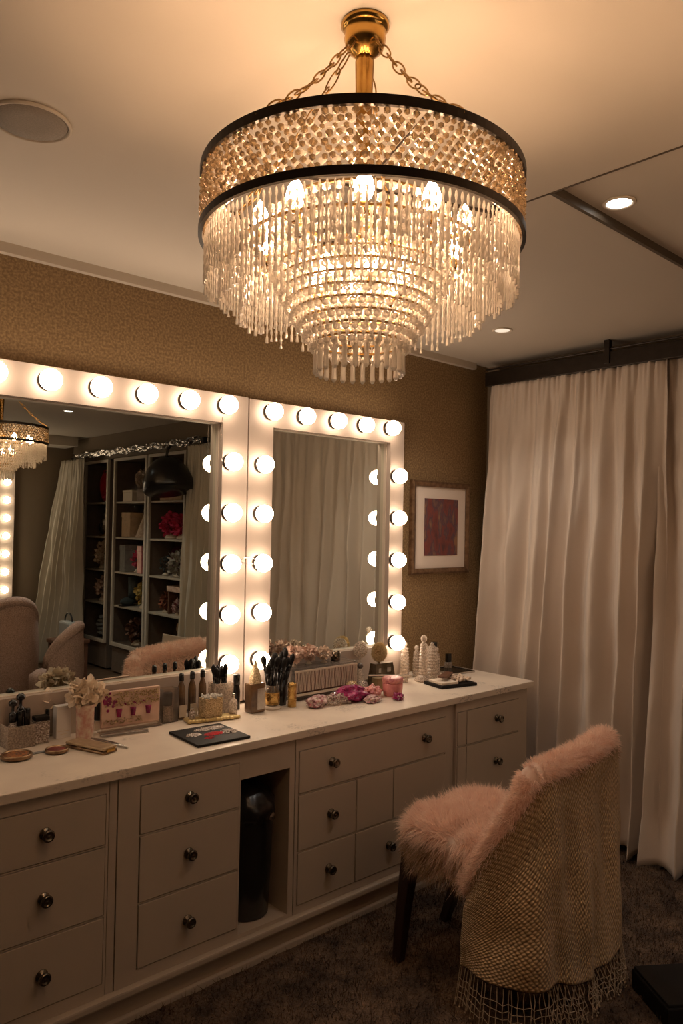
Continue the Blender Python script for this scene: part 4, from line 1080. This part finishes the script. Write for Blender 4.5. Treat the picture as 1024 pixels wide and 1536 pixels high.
# make-up palettes
t = thing('makeup_palette', 'open black palette of white and red glitter in the middle of the worktop', 'palette', (1.462, -.392, Z), math.radians(-3))
mb = MB().box(-.102, .102, -.105, .105, 0, .009, .002); mb.build('case', M['blackmat'], t)
def pile(cx, cy, rx, ry, m, seed, n, nm):
    mb = MB(); r3 = random.Random(seed)
    for i in range(n):
        a = r3.uniform(0, 6.28); q = math.sqrt(r3.random())
        mb.octa((cx + rx * q * math.cos(a), cy + ry * q * math.sin(a), .0095 + .004 * (1 - q)), .0032, .003)
    o = mb.build(nm, m, t); return o
pile(.030, .055, .060, .020, M['glitter'], 1, 260, 'silver_glitter'); pile(-.055, .012, .026, .020, M['glitter'], 2, 120, 'white_glitter')
pile(.010, -.012, .035, .018, M['red'], 3, 170, 'red_glitter'); pile(.070, -.015, .030, .030, M['glitter'], 4, 150, 'white_glitter'); pile(-.03, -.05, .02, .008, M['red'], 5, 25, 'red_glitter')
t = thing('makeup_case', 'thin black case with a stack of cream compacts on the right of the worktop', 'makeup case', (2.825, -.345, Z), math.radians(-12))
MB().box(-.105, .105, -.070, .070, 0, .014, .002).build('case', M['blackmat'], t)
MB().box(-.095, .0, -.060, .045, .0145, .026, .002).build('lid', M['cream'], t)
mb = MB(); rr = random.Random(8)
for i in range(90): mb.ico((rr.uniform(.0, .10), rr.uniform(-.045, .06), .021 + rr.uniform(0, .012)), .0065, 1)
mb.build('pearls', M['whitepetal'], t)
t = thing('slim_case', 'slim taupe case resting on top of the black makeup case', 'case', (2.815, -.325, Z + .0405), math.radians(25))
MB().box(-.07, .06, -.02, .02, 0, .010, .003).build('case', M['brown'], t)

# ------------------------------------------------------------------ the far side of the room, seen in the large mirror
SX = XR - .03
def shelf_unit(label, y0, y1, zs):
    t = thing('display_cabinet', label, 'cabinet', (SX, (y0 + y1) / 2, 0))
    a = (y1 - y0) / 2; zb, zt = zs[0], zs[-1]
    w = .03
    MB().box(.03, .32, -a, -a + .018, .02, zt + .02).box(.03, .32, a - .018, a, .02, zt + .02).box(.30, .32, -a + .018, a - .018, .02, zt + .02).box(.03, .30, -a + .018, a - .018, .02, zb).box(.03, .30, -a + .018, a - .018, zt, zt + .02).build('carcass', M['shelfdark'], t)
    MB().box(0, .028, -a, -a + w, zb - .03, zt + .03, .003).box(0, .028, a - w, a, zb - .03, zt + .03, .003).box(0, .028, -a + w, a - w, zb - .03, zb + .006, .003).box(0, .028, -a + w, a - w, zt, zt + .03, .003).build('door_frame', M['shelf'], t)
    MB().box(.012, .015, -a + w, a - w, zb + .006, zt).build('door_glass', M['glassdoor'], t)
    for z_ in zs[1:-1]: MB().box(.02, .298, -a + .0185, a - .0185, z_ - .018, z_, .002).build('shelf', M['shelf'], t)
    return t
ZS = [.31, .69, 1.035, 1.385, 1.745, 2.16]
shelf_unit('glass fronted display cabinet, farthest of three in the large mirror', -5.43, -4.85, ZS)
shelf_unit('glass fronted display cabinet, middle of three in the large mirror', -4.72, -4.02, ZS)
shelf_unit('glass fronted display cabinet, nearest of three in the large mirror, beside a drape', -3.99, -3.30, ZS)
def bunch(label, y, z, r, m, seed, sq=1.0, cat='flowers', name='flower_bunch', n=150, size=.35, x=SX + .13):
    t = thing(name, label, cat, (x, y, z))
    MB().lathe([(r * .5, 0), (r * .6, r * .1), (r * .35, r * .4), (.001, r * .5)], 16).build('vase', M['cream'], t, True)
    petals((0, 0, r * 1.15 * sq), r * .85, n, r * size, seed, sq).build('petals', m, t)
    return t
def boxx(label, y, z, dy, h, m, name='storage_box', cat='box', dx=.10, x=SX + .14):
    t = thing(name, label, cat, (x, y, z))
    MB().box(-dx, dx, -dy, dy, 0, h * .8, .004).build('body', m, t)
    MB().box(-dx - .003, dx + .003, -dy - .003, dy + .003, h * .8 + .0005, h, .003).build('lid', m, t)
    return t
e = .0015
# farthest cabinet (from top shelf down)
t = thing('heart_bag', 'bright red padded bag on the top shelf of the farthest cabinet', 'bag', (SX + .13, -5.17, 1.745 + e))
MB().ico((0, 0, .17), .115, 3, (.5, .75, 1.35), .15, 2, 3).build('body', M['red'], t, True); MB().tube([(0, -.05, .28), (0, -.04, .35), (0, .04, .35), (0, .05, .28)], .008, 8).build('handle', M['red'], t, True)
bunch('dark pink pompom at the foot of the red bag', -5.00, 1.745 + e, .06, M['hotpink'], 41, n=80, x=SX + .08)
t = thing('figurine', 'silver and black figurine on the second shelf of the farthest cabinet', 'figurine', (SX + .12, -5.14, 1.385 + e))
MB().lathe([(.06, 0), (.06, .01), (.015, .02), (.015, .05)], 20).build('base', M['gold'], t, True)
MB().ico((0, 0, .12), .06, 3, (.8, .9, 1.3), .5, 3, 5).ico((0, .02, .22), .04, 3, (1, 1, 1.1), .4, 3, 7).build('figure', M['silver'], t, True)
MB().ico((0, -.05, .10), .05, 3, (.7, .7, 1.5), .5, 3, 8).build('cloak', M['black'], t, True)
bunch('peach flower bunch on the middle shelf of the farthest cabinet', -5.12, 1.035 + e, .125, M['whitepetal'], 42, 1.1)
bunch('dusty pink flower bunch on the fourth shelf of the farthest cabinet', -5.12, .69 + e, .115, M['pinkpetal'], 43, 1.1)
t = thing('cloth_bundle', 'grey folded cloth bundle on the bottom shelf of the farthest cabinet', 'cloth', (SX + .13, -5.08, .3105))
mb = MB()
for i in range(5): mb.ico((0, .02 * math.sin(i * 2), .05 + .042 * i), .1, 3, (.9, 1.15 - i * .1, .26), .4, 3, i)
mb.v = [(a, b_, max(c2, .001)) for a, b_, c2 in mb.v]; mb.build('folds', M['grey'], t, True)
# middle cabinet
t = thing('gift_bag', 'shiny clear bag of dried flowers leaning on the top shelf, middle cabinet', 'bag', (SX + .13, -4.33, 1.745 + .118))
MB().ico((0, .0, .10), .10, 3, (.7, .8, 1.2), .5, 3, 12).build('bag', M['film'], t); petals((0, 0, .09), .06, 60, .03, 4).build('flowers', M['whitepetal'], t)
boxx('cream box under the clear gift bag on the top shelf', -4.48, 1.745 + e, .10, .115, M['cream'])
boxx('silver glitter box right on the top shelf of the middle cabinet', -4.20, 1.745 + e, .085, .115, M['glitter'])
boxx('tall cream box on the second shelf of the middle cabinet', -4.50, 1.385 + e, .09, .25, M['tan'])
t = thing('dress_form', 'small pale dress form on the second shelf of the middle cabinet', 'dress form', (SX + .13, -4.22, 1.385 + e))
MB().lathe([(.115, 0), (.10, .03), (.075, .12), (.045, .20), (.035, .24), (.040, .27), (.02, .30), (.014, .32), (.001, .325)], 24, wob=lambda a, z: 1 + .06 * math.sin(9 * a) * max(0, 1 - z / .2)).build('dress', M['whitepetal'], t, True)
boxx('flat grey storage box on the middle shelf of the middle cabinet', -4.56, 1.035 + e, .055, .27, M['grey'])
bunch('small pink flower bunch in a vase on the middle shelf', -4.37, 1.035 + e, .085, M['hotpink'], 44, 1.4, n=80)
boxx('tall rose pink box on the middle shelf beside the pink flowers', -4.20, 1.035 + e, .045, .27, M['pinkjar'])
t = thing('boot', 'dark grey ankle boot on the fourth shelf of the middle cabinet', 'boot', (SX + .14, -4.52, .69 + e))
MB().tube([(0, 0, .29), (0, 0, .15), (0, .0, .08)], [.045, .04, .045], 16).ico((-.05, 0, .045), .05, 3, (1.6, .85, .85)).build('upper', M['darkteal'], t, True)
MB().box(-.13, .04, -.04, .04, 0, .012, .004).build('sole', M['black'], t)
bunch('yellow and green toy cluster on the fourth shelf of the middle cabinet', -4.23, .69 + e, .10, M['yellow'], 46, 1.4, 'ornament', 'toy_cluster')
bunch('dark dried bouquet on the bottom shelf of the middle cabinet', -4.35, .3105, .12, M['brown'], 47, 1.1)
# nearest cabinet
boxx('low beige box on the top shelf behind the black hood', -3.62, 1.745 + e, .20, .10, M['tan'])
bunch('large hot pink flower ball, left on the second shelf of the nearest cabinet', -3.74, 1.385 + e, .115, M['hotpink'], 48)
bunch('large coral pink flower ball, right on the second shelf of the nearest cabinet', -3.52, 1.385 + e, .12, M['hotpink'], 49)
t = thing('velvet_bag', 'dark plum bag at the back of the middle shelf, nearest cabinet', 'bag', (SX + .22, -3.78, 1.035 + e)); MB().ico((0, 0, .14), .13, 3, (.4, .8, 1.05), .25, 2, 4).build('bag', mat('plum_velvet', (.12, .02, .05), .7), t, True)
bunch('big grey white ruffled wreath on the middle shelf of the nearest cabinet', -3.56, 1.035 + e, .13, mat('silver_leaf', (.50, .46, .40), .6, color2=(.25, .23, .20), vscale=30), 50, .9, 'wreath', 'ruffled_wreath')
bunch('small teal bundle left of the ruffled wreath', -3.84, 1.035 + e, .06, M['darkteal'], 51, 1.5, 'cloth', 'cloth_bundle', 60)
t = thing('trinket_stand', 'beige trinket box on a little stand, fourth shelf of the nearest cabinet', 'box', (SX + .13, -3.56, .69 + e))
MB().box(-.07, .07, -.13, .13, .21, .26, .004).build('box', M['pinkpetal'], t); MB().box(-.06, .06, -.12, -.105, 0, .2095).box(-.06, .06, .105, .12, 0, .2095).build('legs', M['brown'], t)
bunch('basket of brown and white beads under the trinket stand', -3.54, .69 + e, .075, M['rosebeads'], 52, .9, 'beads', 'bead_basket', x=SX + .115)
bunch('small rusty dried flower bunch left of the trinket stand', -3.80, .69 + e, .075, mat('rust_petal', (.35, .12, .06), .8, var=.5, vscale=30), 53, 1.2)
t = thing('straw_doll', 'tan straw doll on the bottom shelf of the nearest cabinet', 'doll', (SX + .13, -3.52, .3105))
MB().lathe([(.085, 0), (.09, .06), (.06, .16), (.035, .21), (.05, .25), (.045, .30), (.001, .33)], 24, wob=lambda a, z: 1 + .05 * math.sin(14 * a)).build('body', M['tan'], t, True)
# black hood hanging before the nearest cabinet
t = thing('salon_hood', 'glossy black dome hood hanging in front of the nearest display cabinet', 'hood', (3.25, -3.12, 1.80))
MB().lathe([(.20, 0), (.215, .02), (.21, .10), (.17, .20), (.11, .27), (.04, .305), (.001, .31)], 36, mtx=Matrix.Rotation(.25, 3, 'X')).build('dome', M['black'], t, True)
MB().tube([(0, -.06, .29), (.02, -.08, .36), (.04, -.06, .40)], .012, 8).build('hook', M['darkmetal'], t, True)
# drapes and silvery header by the cabinets
rl = thing('drape_rail', 'crinkled silvery header strip over the three display cabinets', 'rail', (3.44, -2.95, 2.215))
P = []
for j in range(8):
    P.append([(.02 * noise.noise(Vector((i * .45, j * .9, 1))) + .01 * math.sin(i * .9 + j), -2.62 * i / 150, .01 * math.sin(i * .3) + .062 * j / 7) for i in range(151)])
hb_ = MB().grid(P).build('header_strip', M['silver'], rl, True); hb_.modifiers.new('thickness', 'SOLIDIFY').thickness = .004
MB().tube([(.02, .08, .02), (.02, -2.70, .02)], .010, 10).build('rod', M['darkmetal'], rl)
MB().box(-.03, .03, .055, .095, -.01, .05, .004).build('end_cap', M['black'], rl)
curtain('drape', 'long grey beige drape left of the farthest display cabinet, in the mirror', -5.10, -5.68, 3.36, 2.20, .03, M['drape'], 7.7, 7, .035, lambda u, v: (-.30 * v * u, -.03 * v * u), 160, 50)
curtain('drape', 'grey beige drape between the nearest display cabinet and the white board', -2.66, -3.06, 3.40, 2.20, .03, M['drape'], 9.2, 4, .028, lambda u, v: (0, -.10 * u * v), 160, 50)
# handbag on stool
t = thing('low_stool', 'low dark stool at the foot of the far drape', 'stool', (3.02, -4.58, 0))
MB().box(-.15, .15, -.16, .16, .365, .40, .006).build('seat', M['brown'], t)
for a, b_ in ((-.12, -.13), (-.12, .13), (.12, -.13), (.12, .13)): MB().box(a - .015, a + .015, b_ - .015, b_ + .015, 0, .3645).build('leg', M['brown'], t)
t = thing('handbag', 'pale grey handbag with arched black handle by the far drape', 'handbag', (3.02, -4.58, .4005))
MB().box(-.05, .05, -.12, .12, 0, .17, .02).build('body', mat('pale_grey_leather', (.45, .45, .42), .5, var=.1), t)
MB().tube([(0, .085 * math.cos(PI * i / 10), .165 + .085 * math.sin(PI * i / 10)) for i in range(11)], .007, 8).build('handle', M['black'], t, True)
# leaning white board
t = thing('white_board', 'plain white board leaning near the drape, seen low in the large mirror', 'board', (3.14, -2.80, 0), math.radians(20))
MB().add([(-.13, 0, .002), (.13, 0, .002), (.085, .10, .62), (-.10, .10, .66), (-.13, -.02, .002), (.13, -.02, .002), (.085, .08, .62), (-.10, .08, .66)], [(0, 1, 2, 3), (7, 6, 5, 4), (0, 4, 5, 1), (1, 5, 6, 2), (2, 6, 7, 3), (3, 7, 4, 0)]).build('board', M['cream'], t)
# two boucle chairs behind the camera
def tub_chair(label, x, y, rz, top, w, cat='chair'):
    t = thing('boucle_chair', label, cat, (x, y, 0), rz)
    NS_ = 40; rows_o = []; rows_i = []
    for j in range(13):
        ro_, ri_ = [], []
        for i in range(NS_ + 1):
            a = PI * i / NS_; f = math.sin(a); zt = .50 + (top - .50) * f ** .55
            z_ = .22 + (zt - .22) * j / 12
            bulge = .015 * math.sin(PI * j / 12)
            for lst, q in ((ro_, w + .035 + bulge), (ri_, w - .035)): lst.append((q * math.cos(a), -q * .85 * f, z_))
        rows_o.append(ro_); rows_i.append(ri_)
    mb = MB().grid(rows_o).grid(rows_i).grid([rows_o[0], rows_i[0]]); 
    mb.grid([[r_[0] for r_ in rows_o], [r_[0] for r_ in rows_i]]).grid([[r_[-1] for r_ in rows_o], [r_[-1] for r_ in rows_i]])
    b_ = mb.build('backrest', M['chairback'], t, True)
    rim = [((w) * math.cos(PI * i / NS_), -w * .85 * math.sin(PI * i / NS_), .50 + (top - .50) * math.sin(PI * i / NS_) ** .55) for i in range(NS_ + 1)]
    MB().tube(rim, .042, 14).build('rolled_edge', M['chairback'], t, True)
    MB().lathe([(w - .04, .25), (w - .02, .28), (w - .02, .42), (w - .06, .45), (.001, .46)], 36).build('seat', M['chairback'], t, True)
    for a in (45, 135, 225, 315):
        MB().tube([((w - .09) * math.cos(math.radians(a)), (w - .09) * math.sin(math.radians(a)), .26), ((w - .05) * math.cos(math.radians(a)), (w - .05) * math.sin(math.radians(a)), .001)], [.022, .013], 10).build('leg', M['leg'], t, True)
    return t
tub_chair('pale pink boucle tub chair with rolled top, seen in the large mirror', 2.20, -2.86, math.radians(125), .765, .19)
tub_chair('taller speckled pink chair back at the left edge of the large mirror', 2.00, -3.42, math.radians(170), .92, .24)
# lit mirror on the far wall
lit_mirror('bulb framed mirror on the far wall, sliver seen at the left mirror edge', 1.95, 2.88, .62, 2.08, 2.10, 2.72, .76, 1.94,
           [(2.79, .80 + .19 * i) for i in range(7)] + [(2.04, .80 + .19 * i) for i in range(7)] + [(2.20 + .14 * i, 2.01) for i in range(4)], y=YF, flip=-1)

# ------------------------------------------------------------------ camera and render look
cam = bpy.data.cameras.new('camera'); co = bpy.data.objects.new('camera', cam); COL.objects.link(co)
yaw, pitch, roll, fpx, D = 0.7391708553, 0.0209053736, 0.018314, 1137.71376, 2.657
F = Vector((math.sin(yaw) * math.cos(pitch), math.cos(yaw) * math.cos(pitch), math.sin(pitch)))
Rt = Vector((math.cos(yaw), -math.sin(yaw), 0)); U = Rt.cross(F)
R2 = Rt * math.cos(roll) + U * math.sin(roll); U2 = -Rt * math.sin(roll) + U * math.cos(roll)
m = Matrix.Identity(4)
for i in range(3): m[i][0] = R2[i]; m[i][1] = U2[i]; m[i][2] = -F[i]
m[0][3], m[1][3], m[2][3] = 0, -D, 1.52
co.matrix_world = m
cam.sensor_fit = 'VERTICAL'; cam.sensor_height = 36; cam.lens = fpx / 1536 * 36; cam.clip_start = .01
sc.camera = co
wd = bpy.data.worlds.new('night'); sc.world = wd; wd.use_nodes = True
wd.node_tree.nodes['Background'].inputs[0].default_value = (.02, .015, .01, 1)
wd.node_tree.nodes['Background'].inputs[1].default_value = .3
sc.view_settings.view_transform = 'Standard'; sc.view_settings.look = 'None'; sc.view_settings.gamma = 1
sc.view_settings.use_curve_mapping = False; sc.view_settings.exposure = 0.35
cy = sc.cycles
cy.max_bounces = 14; cy.diffuse_bounces = 4; cy.glossy_bounces = 5; cy.transmission_bounces = 6; cy.transparent_max_bounces = 48
cy.caustics_reflective = False; cy.caustics_refractive = False
cy.sample_clamp_indirect = 4; cy.sample_clamp_direct = 0
cy.use_denoising = True; cy.use_light_tree = True
